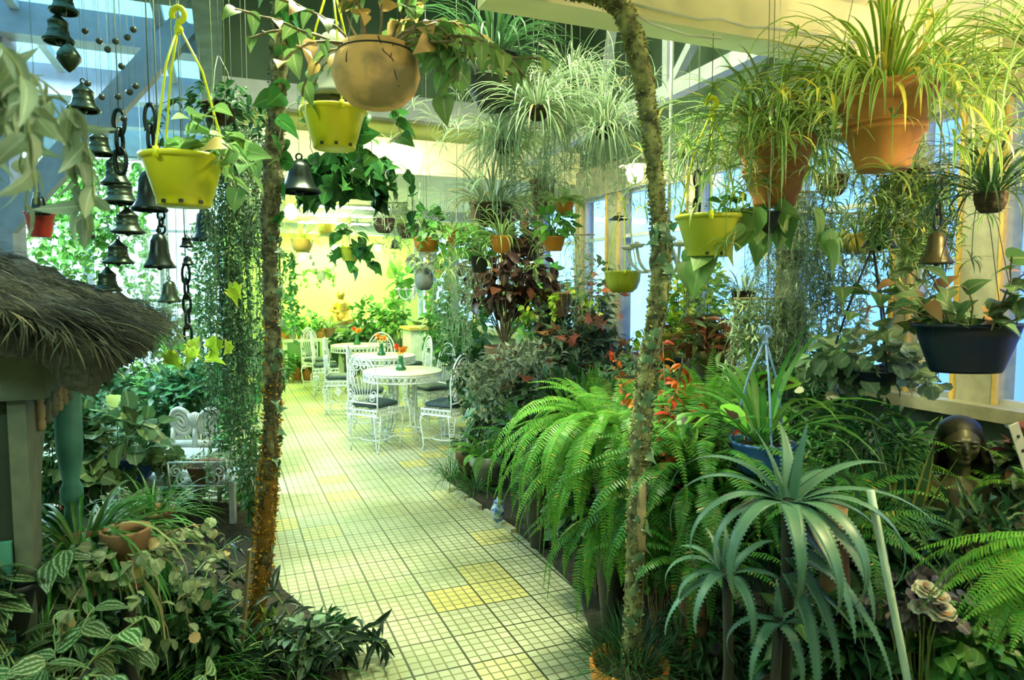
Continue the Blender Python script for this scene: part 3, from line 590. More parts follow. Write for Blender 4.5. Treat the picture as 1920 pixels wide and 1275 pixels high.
def curtain(mb, n, w, dpt, L, seed, T=None, ll=.02, lw=.006, per=40, z0=0., mi=0, lmin=.5, wob=.012, up=.3, droop=.5, sr=.0011):
    """thread-like stems hanging straight down from a line w wide"""
    g = rg(seed); x = g.uniform(-w / 2, w / 2, n); y = g.uniform(-dpt / 2, dpt / 2, n); Ls = L * g.uniform(lmin, 1, n); t = np.linspace(0, 1, 14)
    C = np.stack([np.repeat(x[:, None], 14, 1), np.repeat(y[:, None], 14, 1), z0 - Ls[:, None] * t[None]], -1); C[:, 1:] += np.cumsum(g.normal(0, wob, (n, 13, 3)) * [1, 1, 0], 1); mb.stems(C, sr, 3, mi)
    tt = g.uniform(0, .999, (n, per)) * 13; i0 = tt.astype(int); f = (tt - i0)[..., None]; ar = np.arange(n)[:, None]; p = C[ar, i0] * (1 - f) + C[ar, np.minimum(i0 + 1, 13)] * f
    o = unit(g.normal(0, 1, p.shape)); leaves(mb, T or T_NEED, p.reshape(-1, 3), o.reshape(-1, 3), ll, lw, g, droop, up, .5, mi)
def thorn_leaf(mb, base, az, e0, k, L, w, seed, n=22, mi=0):
    """thick toothed succulent leaf"""
    k = k * 1.22 + .25 * math.sin(seed * 3.1) if k > 1.6 else k
    C, d, s = arcs(np.array([base]), np.array([az]), np.array([e0]), np.array([k]), np.array([L]), n, .5 * math.sin(seed * 7), -2.9); C, d, s = C[0], d[0], s[0]; nn = np.cross(d, s); t = np.linspace(0, 1, n); W = w * (1 - t ** 1.5) * .98 + .0015; th = w * .28 * (1 - t * .85)
    sec = [(1, .42), (.55, .05), (0, -.18), (-.55, .05), (-1, .42), (-.6, -.55), (0, -1.0), (.6, -.55)]
    G_ = np.stack([C + s * (W * a)[:, None] + nn * (-th * -b)[:, None] for a, b in sec], 1); U = np.zeros((n, 8, 2)); U[..., 0] = .3 + seed; U[..., 1] = t[:, None]; mb.grid(G_, np.concatenate([U], 1), True, mi)
    m = int(L / .013); tt = np.linspace(.05, .96, m) * (n - 1); i0 = np.minimum(tt.astype(int), n - 2); f = (tt - i0)[:, None]; Cp = C[i0] * (1 - f) + C[i0 + 1] * f; Wp = (W[i0] * (1 - f[:, 0]) + W[i0 + 1] * f[:, 0]); hp = th[i0] * .42
    for sg in (1, -1): mb.scatter(T_NEED, Cp + s[i0] * (sg * Wp * .96)[:, None] + nn[i0] * hp[:, None], s[i0] * sg + d[i0] * .5, nn[i0], .0075 * (1 - tt / n * .5), .005, mi)
# ---------------------------------------------------------------- leaf colours
M_SPI = leafmat('spider_leaf', (.15, .33, .07), (.70, .76, .42), 'centre', old=(.55, .45, .10), oldp=.93)
M_SPY = leafmat('spider_leaf_bright', (.22, .45, .05), (.80, .82, .34), 'edge', old=(.70, .55, .10), oldp=.88)
M_SPG = leafmat('spider_leaf_pale', (.28, .42, .24), (.68, .74, .54), 'centre', old=(.50, .46, .22))
M_SPD = leafmat('dark_strap_leaf', (.035, .10, .035), (.10, .20, .08), 'plain')
M_FERN = leafmat('fern_leaf', (.15, .40, .05), (.2, .46, .08), 'plain', trans=.4, var=.16, old=(.36, .46, .06), oldp=.97)
M_FERND = leafmat('fern_leaf_deep', (.05, .20, .03), (.10, .26, .05), 'plain', trans=.35, var=.16, old=(.30, .26, .05), oldp=.97)
M_FERNY = leafmat('fern_leaf_painted_lit', (.34, .52, .12), (.5, .6, .2), 'plain', trans=.4)  # pale tone puts lamplight on the fronds into the leaf colour
M_ALOE = mat('aloe_skin', (.075, .175, .11), (.10, .22, .14), 14, .42)
M_IVY = leafmat('ivy_leaf', (.045, .15, .03), (.20, .33, .10), 'plain')
M_IVYY = leafmat('ivy_leaf_yellow', (.45, .66, .05), (.75, .80, .10), 'edge')
M_IVYV = leafmat('ivy_leaf_variegated', (.16, .30, .16), (.62, .68, .46), 'edge')
M_HEART = leafmat('heart_leaf', (.05, .19, .04), (.12, .30, .08), 'plain', rough=.3)
M_HEARTL = leafmat('heart_leaf_light', (.22, .40, .12), (.36, .52, .2), 'plain', old=(.6, .5, .15), oldp=.9)
M_RND = leafmat('round_leaf', (.14, .24, .09), (.34, .42, .18), 'plain', old=(.5, .5, .12), oldp=.93)
M_PIL = leafmat('silver_striped_leaf', (.05, .15, .04), (.40, .50, .32), 'vein')
M_TRAD = leafmat('dark_tradescantia_leaf', (.02, .045, .025), (.05, .09, .05), 'plain', rough=.35)
M_PURP = leafmat('purple_bronze_leaf', (.075, .04, .03), (.16, .10, .07), 'plain', rough=.35, old=(.16, .07, .03), oldp=.9)
M_SILV = leafmat('silver_curly_leaf', (.28, .33, .22), (.5, .52, .40), 'plain')
M_ORNG = leafmat('orange_leaf', (.58, .13, .025), (.7, .22, .03), 'plain', trans=.35, old=(.3, .06, .02), oldp=.75)
M_COL = leafmat('coleus_leaf', (.20, .50, .06), (.05, .03, .02), 'blotch')
M_YBL = leafmat('yellow_green_leaf', (.35, .58, .05), (.75, .80, .12), 'plain', trans=.4, old=(.85, .80, .12), oldp=.8)
M_GRN = leafmat('mid_green_leaf', (.08, .24, .05), (.18, .36, .12), 'plain')
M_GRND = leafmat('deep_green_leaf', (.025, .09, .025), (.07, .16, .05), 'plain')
M_GRNL = leafmat('light_green_leaf', (.18, .42, .08), (.32, .55, .16), 'plain')
M_PALE = leafmat('pale_dusty_leaf', (.36, .46, .30), (.6, .66, .48), 'plain', trans=.35)
M_THR = leafmat('thread_moss', (.30, .42, .26), (.45, .55, .36), 'plain', trans=.3)
M_THRG = leafmat('thread_leaf', (.09, .22, .07), (.2, .33, .14), 'plain')
M_GRASS = leafmat('grass_blade', (.05, .17, .03), (.10, .24, .05), 'plain', old=(.3, .3, .1), oldp=.95)
M_GRASSL = leafmat('long_grass_blade', (.06, .20, .035), (.14, .30, .07), 'plain', old=(.30, .32, .12), oldp=.95)
M_BEG = leafmat('trailing_round_leaf', (.26, .33, .17), (.42, .46, .26), 'plain', old=(.45, .34, .14), oldp=.94)
M_PETW = leafmat('cream_ruffled_petal', (.56, .55, .44), (.62, .6, .5), 'solid', trans=.25, old=(.42, .20, .10), oldp=.86)
M_TWIG = mat('woody_stem', (.16, .12, .06), (.28, .22, .12), 30, .8)
M_STEMG = mat('green_stem', (.20, .30, .08), (.3, .36, .12), 20, .6)
# ---------------------------------------------------------------- pots
def terracotta(name, a, b, sc=9): return mat(name, a, b, sc, .75, .25)
M_TER = terracotta('terracotta', (.62, .26, .06), (.46, .18, .05)); M_TERO = terracotta('orange_terracotta', (.80, .28, .04), (.62, .22, .03)); M_TERB = terracotta('brown_clay', (.26, .14, .06), (.16, .09, .045))
M_CLAY = mat('weathered_clay', (.88, .50, .18), (.42, .27, .12), 7, .85, .7, p=(.44, .60)); M_WPOT = mat('limewashed_clay', (.58, .56, .48), (.40, .40, .34), 7, .8)
M_YEL = mat('yellow_plastic', (.80, .74, .03), (.72, .66, .02), 3, .35); M_YELD = mat('olive_yellow_plastic', (.52, .54, .04), (.46, .48, .035), 3, .35); M_HOOK = mat('bright_yellow_plastic', (.90, .92, .02), None, 3, .35)
M_BLUE = mat('blue_plastic', (.035, .13, .42), (.03, .10, .34), 4, .4); M_NAVY = mat('navy_glazed_plastic', (.004, .014, .045), (.003, .01, .03), 6, .35); M_LBL = mat('pale_blue_plastic', (.20, .34, .62), None, 4, .5)
M_DKS = mat('dark_stand_wood', (.02, .022, .015), (.03, .03, .02), 9, .8); M_BLK = mat('black_plastic', (.012, .016, .014), (.02, .025, .02), 9, .5); M_WIRE = mat('wire', (.30, .33, .26), None, 9, .5, 0, .3); M_COIR = mat('coir_liner', (.10, .06, .03), (.03, .02, .012), 40, 1, .8)
M_REDP = mat('red_plastic', (.62, .05, .03), (.5, .04, .03), 4, .4); M_OCH = mat('ochre_ceramic', (.50, .38, .06), (.36, .28, .05), 6, .5); M_GREYP = mat('grey_clay', (.20, .22, .18), (.13, .15, .12), 8, .8)
def pprof(style, r, h):
    """outside profile from the base up, then inside down"""
    if style == 'taper': o = [(0, 0), (r * .62, 0), (r * .66, h * .03), (r * .93, h * .90), (r * 1.0, h * .92), (r, h)]
    elif style == 'plastic': o = [(0, 0), (r * .60, 0), (r * .63, h * .03), (r * .65, h * .18), (r * .665, h * .185), (r * .90, h * .86), (r * .93, h * .90), (r * 1.0, h * .91), (r * 1.0, h)]
    elif style == 'rimmed': o = [(0, 0), (r * .60, 0), (r * .80, h * .66), (r * .94, h * .68), (r * 1.0, h * .97), (r * .98, h)]
    elif style == 'ribbed': o = [(0, 0), (r * .46, 0), (r * .50, h * .04), (r * .52, h * .14), (r * .58, h * .20), (r * .70, h * .44), (r * .76, h * .45), (r * .775, h * .475), (r * .75, h * .50), (r * .715, h * .505), (r * .725, h * .53), (r * .775, h * .535), (r * .79, h * .56), (r * .76, h * .585), (r * .73, h * .59), (r * .80, h * .76), (r * .81, h * .79), (r * .86, h * .80), (r * .90, h * .88), (r * .98, h * .92), (r * 1.0, h * .97), (r * .98, h)]
    elif style == 'bowl': o = [(0, 0), (r * .55, 0), (r * .80, h * .18), (r * .95, h * .5), (r, h * .88), (r * 1.03, h * .92), (r * 1.03, h)]
    elif style == 'round': o = [(0, 0), (r * .40, .0), (r * .62, h * .06), (r * .88, h * .25), (r, h * .52), (r * .93, h * .80), (r * .80, h * .93), (r * .80, h)]
    elif style == 'urn': o = [(0, 0), (r * .5, 0), (r * .52, h * .06), (r * .95, h * .45), (r, h * .62), (r * .75, h * .82), (r * .6, h * .86), (r * .62, h)]
    elif style == 'planter': o = [(0, 0), (r * .62, 0), (r * .66, h * .06), (r * .88, h * .70), (r * .94, h * .92), (r * 1.02, h * .94), (r * 1.02, h)]
    else: o = [(0, 0), (r * .7, 0), (r, h)]
    o = o + [(o[-1][0] - max(.006, r * .05), h), (o[-1][0] * .86, h * .84)]; return o
def hookmesh(z, s=1.):
    """plastic hook, closed crook above a flat plug"""
    m = MB(); a = np.linspace(-.5 * pi, 1.15 * pi, 16); p = [(.0, 0, z), (0, 0, z + .02 * s)] + [(.0 + .020 * s * cos(x), 0, z + .045 * s + .022 * s * sin(x)) for x in a]
    m.tube(p, .0095 * s, 8); m.lathe([(0, -.012 * s), (.012 * s, -.012 * s), (.014 * s, .004 * s), (.008 * s, .012 * s), (0, .012 * s)], 12, (0, 0, z)); return m
def roof_z(x, y):
    u, l = ul(np.array([x, y, 0.]))
    if l < 2.36: return 2.9
    if l < 6.8: return 4.7 if u > 0.02 else 3.62
    if u < .06: return 3.62
    return 2.8
def hang(label, px, py, Y, wpx, hpx, style, potm, plant, mats, name='hanging_plant', cat='hanging plant', hook=None, hookm=None, group=None, seg=32, soil=True, cords=3, rz=0., ell=1., cordm=None, holes=False, rot0=.5, pat=None, cord_r=None, wob=None, top=None, nowire=False):
    """one pot hung from the roof: rim centre at pixel (px, py), depth Y; hook = pixel height of the hook"""
    p = P(px, py, Y); s = S(Y); r = wpx / 2 * s; h = hpx * s; p[2] -= h; t = thing(name, label, cat, p, rz, group)
    pm = MB(); pm.lathe(pprof(style, r, h), seg, wob=wob)
    if ell != 1.: 
        for V in pm.V: V[:, 1] *= ell
    po = obj('pot', pm, potm, t)
    if soil: 
        sm = MB().lathe([(0, h * .90), (r * .80, h * .86)], 20)
        if ell != 1.: sm.V[0][:, 1] *= ell
        obj('soil', sm, M_SOIL, t)
    if holes:
        for a in (-1.9, -1.25, -.55): obj('drain_slot', MB().bar((r * .645 * cos(a), r * .645 * sin(a), h * .06), (r * .675 * cos(a), r * .675 * sin(a), h * .06), .014 * r / .14, .012 * r / .14), M_BLK, po, smooth=False)
    hz = h + (py - hook) * s if hook is not None else h + r * 2.2
    cm = cordm or hookm or M_WIRE; cr_ = cord_r or (.0042 if hookm else .0016)
    for k in range(cords):
        a = rot0 + 2 * pi * k / cords; q = np.array([r * 1.0 * cos(a), r * 1.0 * sin(a) * ell, h * .97]); c = MB().tube([q + [0, 0, -.02], q, q * .5 + np.array([0, 0, (h + hz) / 2 * .99]), (.006 * cos(a), .006 * sin(a), hz)], cr_, 5)
        if hookm: c.box((q[0] - .008, q[1] - .006, h * .84), (q[0] + .008, q[1] + .006, h * 1.04))
        obj('cord', c, cm, t)
    zt = roof_z(p[0], p[1]) - p[2]
    if top is not None: zt = top
    if hookm: obj('hook', hookmesh(hz, r / .13), hookm, t)
    if not nowire: obj('wire', MB().tube([(0, 0, hz - .005), (.004, .003, (hz + zt) / 2), (0, 0, zt)], .0018, 5), M_WIRE, t)
    if plant:
        f = MB(); plant(f, r); obj('foliage', f, mats, t, (0, 0, h * .9))
    return t, r, h
def stand(label, px, py, Y, wpx, hpx, style, potm, plant, mats, name='potted_plant', cat='potted plant', group=None, z=None, seg=28, rz=0., fz=.9, base=0.05):
    """a pot standing on something: rim centre at pixel (px, py), depth Y; z gives the height of what it stands on"""
    p = P(px, py, Y); s = S(Y); r = wpx / 2 * s; h = hpx * s if hpx else p[2] - base
    p[2] = p[2] - h if z is None else z
    t = thing(name, label, cat, p, rz, group); z1 = 0
    if h > .42 and style != 'urn':
        z1 = h - max(.2, min(.3, r * 1.7)); obj('foot_stem', MB().lathe([(0, 0), (r * .7, 0), (r * .65, .03), (r * .3, .06), (r * .3, z1 - .03), (r * .62, z1)], 16), M_DKS, t)
    obj('pot', MB().lathe(pprof(style, r, h - z1), seg, (0, 0, z1)), potm, t); obj('soil', MB().lathe([(0, h * .90), (r * .82, h * .86)], 18), M_SOIL, t)
    if plant:
        f = MB(); plant(f, r); obj('foliage', f, mats, t, (0, 0, h * fz))
    return t, r, h
def grow(name, label, cat, px, py, Y, plant, mats, z=.04, group=None, part='foliage', rz=0.):
    """a plant rooted in a bed; px at depth Y"""
    p = P(px, py, Y); zz = p[2] if z is None else z; p[2] = zz; t = thing(name, label, cat, p, rz, group); f = MB(); plant(f, P(px, py, Y)[2] - zz); obj(part, f, mats, t); return t
# ================================================================ mossy poles
def polepts(px, n):
    p = np.array([P(x, y, Y) for x, y, Y in px]); d = np.concatenate([[0], np.cumsum(np.linalg.norm(np.diff(p, axis=0), axis=1))]); t = np.linspace(0, d[-1], n); q = np.stack([np.interp(t, d, p[:, i]) for i in range(3)], 1)
    for _ in range(3): q[1:-1] = (q[:-2] + 2 * q[1:-1] + q[2:]) / 4
    return q
M_BARK = mat('mossy_bark', (.07, .065, .035), (.34, .31, .17), 26, .95, .8, p=(.38, .66)); M_BARKG = mat('lichen_bark', (.06, .06, .03), (.34, .36, .14), 24, .95, .8, p=(.38, .66))
M_MOSSO = leafmat('orange_moss', (.55, .30, .04), (.6, .35, .06), 'solid', .9, .1, .6); M_MOSSG = leafmat('grey_lichen', (.20, .20, .11), None, 'solid', .9, .1, .6); M_MOSSY = leafmat('yellow_green_moss', (.36, .36, .08), None, 'solid', .9, .1, .5)
def mossmix(m, zmax):
    n, l = m.node_tree.nodes, m.node_tree.links; b = n['Principled BSDF']; src = b.inputs['Base Color'].links[0].from_socket; t = n.new('ShaderNodeTexCoord'); s = n.new('ShaderNodeSeparateXYZ'); l.new(t.outputs['Object'], s.inputs[0])
    nz = n.new('ShaderNodeTexNoise'); nz.inputs['Scale'].default_value = 11; l.new(t.outputs['Object'], nz.inputs['Vector']); f = math_(n, l, 'LESS_THAN', math_(n, l, 'ADD', math_(n, l, 'MULTIPLY', nz.outputs['Fac'], 2.2), s.outputs[2]), zmax)
    k = n.new('ShaderNodeMix'); k.data_type = 'RGBA'; l.new(f, k.inputs['Factor']); l.new(src, k.inputs['A']); k.inputs['B'].default_value = (.34, .17, .03, 1); l.new(k.outputs['Result'], b.inputs['Base Color'])
mossmix(M_BARK, 1.75)
def pole(label, px, r, n, bark, mossf, seed):
    q = polepts(px, n); g = rg(seed); o = q[0].copy(); q = q - o; t = thing('mossy_pole', label, 'pole', o); k = 22
    tg = unit(np.gradient(q, axis=0)); x = unit(np.cross(tg, [0.02, 1, .01])); y = np.cross(tg, x); th = np.linspace(0, 2 * pi, k, endpoint=False)
    nz = g.normal(0, 1, (n, k))
    for _ in range(2): nz = (nz + np.roll(nz, 1, 1) + np.roll(nz, 1, 0)) / 1.9
    lump = 1 + .16 * np.sin(np.linspace(0, n * .11, n) + seed) * np.sin(np.linspace(0, n * .041, n)); rr = r * (lump[:, None] + .11 * nz)
    C = q[:, None] + (x[:, None] * np.cos(th)[None, :, None] + y[:, None] * np.sin(th)[None, :, None]) * rr[..., None]
    obj('trunk', MB().grid(C, None, True), bark, t)
    m = MB(); N = int(n * 26); i = g.integers(0, n, N); a = g.uniform(0, 2 * pi, N); nn = x[i] * np.cos(a)[:, None] + y[i] * np.sin(a)[:, None]; pos = q[i] + nn * (r * 1.0 * lump[i])[:, None]
    D = unit(nn * .9 + g.normal(0, .7, (N, 3))); f = i / n
    T3 = dict(v=np.array([[0, .4, 0], [0, -.4, 0], [.7, -.8, .1], [1, 0, -.2], [.6, .8, 0]]), l=np.arange(5), z=np.array([5]), u=np.full((5, 2), .3))
    sel = g.random(N); ms = np.array([mossf(ff, ss) for ff, ss in zip(f, sel)])
    for c in range(3): b = ms == c; m.scatter(T3, pos[b], D[b], g.normal(0, 1, (b.sum(), 3)), g.uniform(.005, .014, b.sum()) * (1.7 if c == 2 else 1), g.uniform(.003, .007, b.sum()) * (1.2 if c == 2 else 1), c)
    obj('moss', m, [M_MOSSG, M_MOSSY, M_MOSSO], t); return t, q + o, r
YL, YR = 3.05, 2.45
pl, QL, _ = pole('mossy upright pole left of the tiled path, orange moss on its lower half', [(470, 1247, YL), (492, 1060, YL), (507, 850, YL), (513, 700, YL), (508, 560, YL), (505, 400, YL), (517, 230, YL), (524, 100, YL), (532, -60, YL), (540, -150, YL)], .035, 190, M_BARK, lambda f, s: 2 if (f < .32 and s < .85) or (f < .48 and s < .4) else (1 if s > .93 else 0), 3)
pr_, QR, _ = pole('crooked mossy pole right of the path that bends over at the top', [(1186, 1240, YR), (1190, 1000, YR), (1200, 830, YR), (1213, 690, YR), (1234, 570, YR), (1240, 470, YR), (1230, 350, YR), (1221, 250, YR), (1208, 160, YR), (1190, 75, YR), (1165, 12, YR), (1125, -12, YR + .02), (1060, -22, YR + .05), (900, -70, YR + .2), (700, -150, YR + .4)], .031, 220, M_BARKG, lambda f, s: (1 if s < (.75 if f > .42 else .35) else 0), 8)
b = MB(); b.tube([P(1198, 1130, YR + .03) - P(1186, 1240, YR), P(1202, 1000, YR - .02) - P(1186, 1240, YR), P(1203, 898, YR - .03) - P(1186, 1240, YR)], [.019, .018, .016], 14); obj('bare_branch', b, mat('bare_tan_wood', (.36, .27, .13), (.26, .20, .10), 20, .7), pr_)
def climber(label, Q, r, f0, f1, n, m, T, L, W, seed, name='ivy_vine', cat='ivy', face=-1.2, spread=1.2):
    g = rg(seed); N = len(Q); q = Q[int(f0 * (N - 1)):int(f1 * (N - 1)) + 1]; o = q[0].copy(); t = thing(name, label, cat, o); mb = MB(); a = face + .7 * np.sin(np.linspace(0, 9, len(q)))
    C = q - o + np.stack([np.cos(a), np.sin(a), 0 * a], 1) * (r * 1.25); obj('vine_stem', MB().tube(C, .0028, 5), M_TWIG, t)
    i = g.integers(0, len(q), n); aa = face + g.uniform(-spread, spread, n); out = np.stack([np.cos(aa), np.sin(aa), 0 * aa], 1); pos = q[i] - o + out * (r * 1.35)
    D = unit(np.stack([g.normal(0, .5, n), g.normal(0, .2, n), -np.abs(g.normal(.7, .4, n))], 1)); mb.scatter(T, pos, D, out + g.normal(0, .25, (n, 3)), L * g.uniform(.7, 1.2, n), W * g.uniform(.7, 1.2, n)); obj('foliage', mb, m, t)
climber('ivy climbing the lower half of the crooked pole on the right', QR, .028, .03, .47, 46, M_IVYV, T_IVY, .055, .026, 4)
climber('pale ivy climbing the left mossy pole along its path side', QL, .032, .12, .60, 30, M_IVYV, T_IVY, .05, .024, 6, face=-.3, spread=.8)
climber('large leaved vine on the upper part of the left mossy pole', QL, .032, .62, .98, 22, M_HEART, T_HEART, .085, .040, 9, 'climbing_vine', 'vine', face=-.6)
climber('bright yellow ivy at the foot of the left mossy pole', QL + np.array([.075, -.07, 0]), .02, .0, .10, 22, M_IVYY, T_IVY, .055, .027, 11)
# ================================================================ hanging pots
PL_LABEL = 'hanging pots'
def p_twiggy(f, r): twigs(f, 9, .42, T_HEART, .06, .026, 3, (.1, 1.2), (.2, 1.6), 6, r * .5, sr=.004, droop=.5, mi=0, smi=1, start=.3)
hang('large bright yellow hanging pot with a yellow hook, by the bronze bells', 343, 293, 2.4, 150, 92, 'plastic', M_YEL, lambda f, r: (twigs(f, 9, .25, T_HEART, .07, .032, 5, (.3, 1.4), (.8, 2.6), 5, r * .5, az=(-.9, 1.2), mi=0, smi=1), twigs(f, 3, .16, T_HEART, .06, .03, 6, (.6, 1.4), (.5, 1), 4, r * .5, az=(1.5, 3.4), mi=0, smi=1)), [M_HEARTL, M_STEMG], hook=66, hookm=M_HOOK, holes=True, rot0=.35)
hang('bright yellow hanging pot tucked behind the cracked round clay pot', 626, 205, 2.75, 122, 72, 'plastic', M_YEL, lambda f, r: trail(f, 7, .34, T_HEART, .075, .034, 12, r, 5, mi=0, smi=1), [M_HEART, M_STEMG], hook=-20, hookm=M_HOOK, rot0=1.0, holes=True)
def p_clay(f, r):
    twigs(f, 8, .52, T_HEART, .07, .025, 21, (.0, .9), (.1, 1.7), 6, r * .5, az=(-.5, .6), sr=.0045, droop=.8, mi=0, smi=1, start=.3)
    twigs(f, 6, .40, T_HEART, .065, .024, 22, (.1, .9), (.3, 2.2), 5, r * .5, az=(2.6, 3.7), sr=.0045, droop=.9, mi=0, smi=1, start=.45)
    twigs(f, 7, .40, T_HEART, .07, .03, 23, (1.0, 1.5), (.1, .6), 6, r * .5, sr=.004, droop=.6, mi=0, smi=1, start=.3)
    twigs(f, 5, .40, T_HEART, .07, .03, 24, (.2, .8), (2.2, 3.2), 6, r * .5, az=(-.9, .3), sr=.0035, droop=.9, mi=0, smi=1, start=.4)
t, r, h = hang('cracked round weathered clay pot hanging at the top, with bare woody twigs', 705, 88, 2.3, 160, 108, 'round', M_CLAY, p_clay, [leafmat('twig_leaf', (.20, .36, .10), (.42, .50, .25), 'plain', old=(.60, .42, .16), oldp=.72), M_TWIG], hook=-60, seg=40, rot0=2.2)
ck = MB(); R_ = r
for pts in ([(.25, .98), (.35, .72), (.55, .60), (.62, .40), (.80, .22)], [(-.55, .85), (-.52, .66), (-.50, .55)], [(.62, .86), (.50, .62)]):
    c = []
    for xx, zz in pts:
        rad_ = np.interp(zz, [0, .06, .25, .52, .8, .93, 1], [.4, .62, .88, 1, .93, .8, .8]) * r * 1.003; a = -pi / 2 + xx; c.append((rad_ * cos(a), rad_ * sin(a), zz * h))
    ck.tube(c, .0022, 4)
ring = [(r * .86 * cos(a), r * .86 * sin(a), h * .885) for a in np.linspace(0, 2 * pi, 40)[:-1]]; ck.tube(ring, .003, 5, True); obj('crack_and_wire', ck, M_BLK, t)
# spider plants on the right
hang('large ribbed terracotta hanging pot at top right, overflowing with yellow green spider plant', 1660, 168, 2.6, 184, 146, 'ribbed', M_TER, lambda f, r: (spider(f, r, .50, 260, .0075, 31, 60, .85, .13), f), M_SPY, hook=-190, seg=44, cords=3, rot0=.9)
hang('second ribbed terracotta hanging pot with spider plant, lower left of the largest', 1455, 262, 3.0, 150, 122, 'ribbed', M_TER, lambda f, r: spider(f, r, .50, 230, .0075, 37, 34, .8, .12), M_SPI, hook=95, seg=40, rot0=.2)
hang('olive yellow hanging pot beside the crooked mossy pole', 1330, 404, 2.9, 126, 76, 'plastic', M_YELD, lambda f, r: (twigs(f, 6, .22, T_OV, .055, .02, 41, (.2, 1.3), (.5, 2.0), 5, r * .6, mi=0, smi=1)), [M_HEART, M_STEMG], hook=222, hookm=M_HOOK, holes=True, rot0=.3)
hang('small yellow hanging basket beyond the white candelabra', 1168, 508, 5.0, 66, 40, 'bowl', M_YELD, lambda f, r: blades(f, 26, .2, .003, 42, r0=r), M_GRNL, hook=390, hookm=M_HOOK, rot0=.5)
hang('tiny pale yellow pot hanging against the lime wall', 655, 463, 7.6, 40, 26, 'plastic', M_YELD, lambda f, r: (bush(f, (0, 0, .10), (.18, .15, .16), 26, T_HEART, .17, .075, 43), trail(f, 5, .5, T_HEART, .14, .06, 44, r, 6)), M_HEART, hook=420, hookm=M_HOOK)
hang('black pot of dense dark heart leaved vine hanging left of centre', 645, 300, 3.9, 60, 50, 'taper', M_BLK, lambda f, r: (trail(f, 30, .36, T_HEART, .10, .045, 45, r * 1.1, 9, out=.12, droop=.9), bush(f, (0, 0, .0), (.11, .10, .09), 36, T_HEART, .10, .046, 46, .7), trail(f, 3, .6, T_HEART, .08, .035, 47, r * 1.7, 7, az=(-.5, .5), out=.2)), [leafmat('dark_heart_leaf', (.03, .12, .03), (.07, .2, .06), 'plain', rough=.3)], hook=200)
hang('big dark hanging pot of spiky dark plant near the roof', 925, 92, 3.7, 118, 108, 'urn', M_BLK, lambda f, r: spider(f, r, .50, 120, .007, 51), M_SPD, hook=-60)
MIDS = [(1008, 200, 3.6, 40, 'M', 'pale spider plant hanging high in the centre, in front of the dark roof'), (1135, 235, 3.9, 40, 'M', 'pale spider plant hanging just left of the crooked pole'), (945, 265, 4.1, 36, 'M', 'pale spider plant hanging between the dark pot and the coir bowl'), (1290, 290, 4.6, 34, 'M', 'pale spider plant hanging right of the crooked pole near its top'), (1070, 150, 4.4, 34, 'M', 'wispy spider plant hanging highest in the centre')]
for i, (x, y, Y, wpx, k, lab) in enumerate(MIDS): hang(lab, x, y, Y, wpx, wpx * .6, 'bowl', M_COIR, lambda f, r, i=i: (spider(f, r * 1.3, .38, 120, .005, 60 + i, 14, .8, .13), blades(f, 70, .40, .005, 160 + i, (-.3, .8), (1.2, 2.4), r * 1.1), blades(f, 40, .3, .005, 170 + i, (-1.2, -.2), (.3, 1.2), r * 1.2)), M_SPG, hook=y - 70, group='coir baskets of spider plant in the centre')
hang('brown pot of spider plant hanging in the centre, below the highest ones', 1017, 338, 4.5, 50, 56, 'taper', M_TERB, lambda f, r: spider(f, r, .38, 80, .006, 71, 4, .5), M_SPG, hook=220)
hang('dark coir bowl of spider plant hanging centre, leaves spilling over its side', 925, 382, 4.2, 70, 42, 'bowl', M_COIR, lambda f, r: (spider(f, r, .42, 110, .006, 72, 7, .45), ), M_SPG, hook=240)
def p_small(s, m='g'):
    def fn(f, r):
        if m == 'g': bush(f, (0, 0, r * 1.25), (r * 1.6, r * 1.5, r * 1.1), 60, T_OV, r * .9, r * .32, s, .2, stem=8)
        elif m == 's': spider(f, r, max(.26, r * 3.2), 60, .006, s, 9, .5, .12)
        elif m == 't': trail(f, 12, .45, T_OV, .06, .024, s, r, 12)
        elif m == 'f': fronds(f, 16, r * 3.4, .03, s, per=22)
    return fn
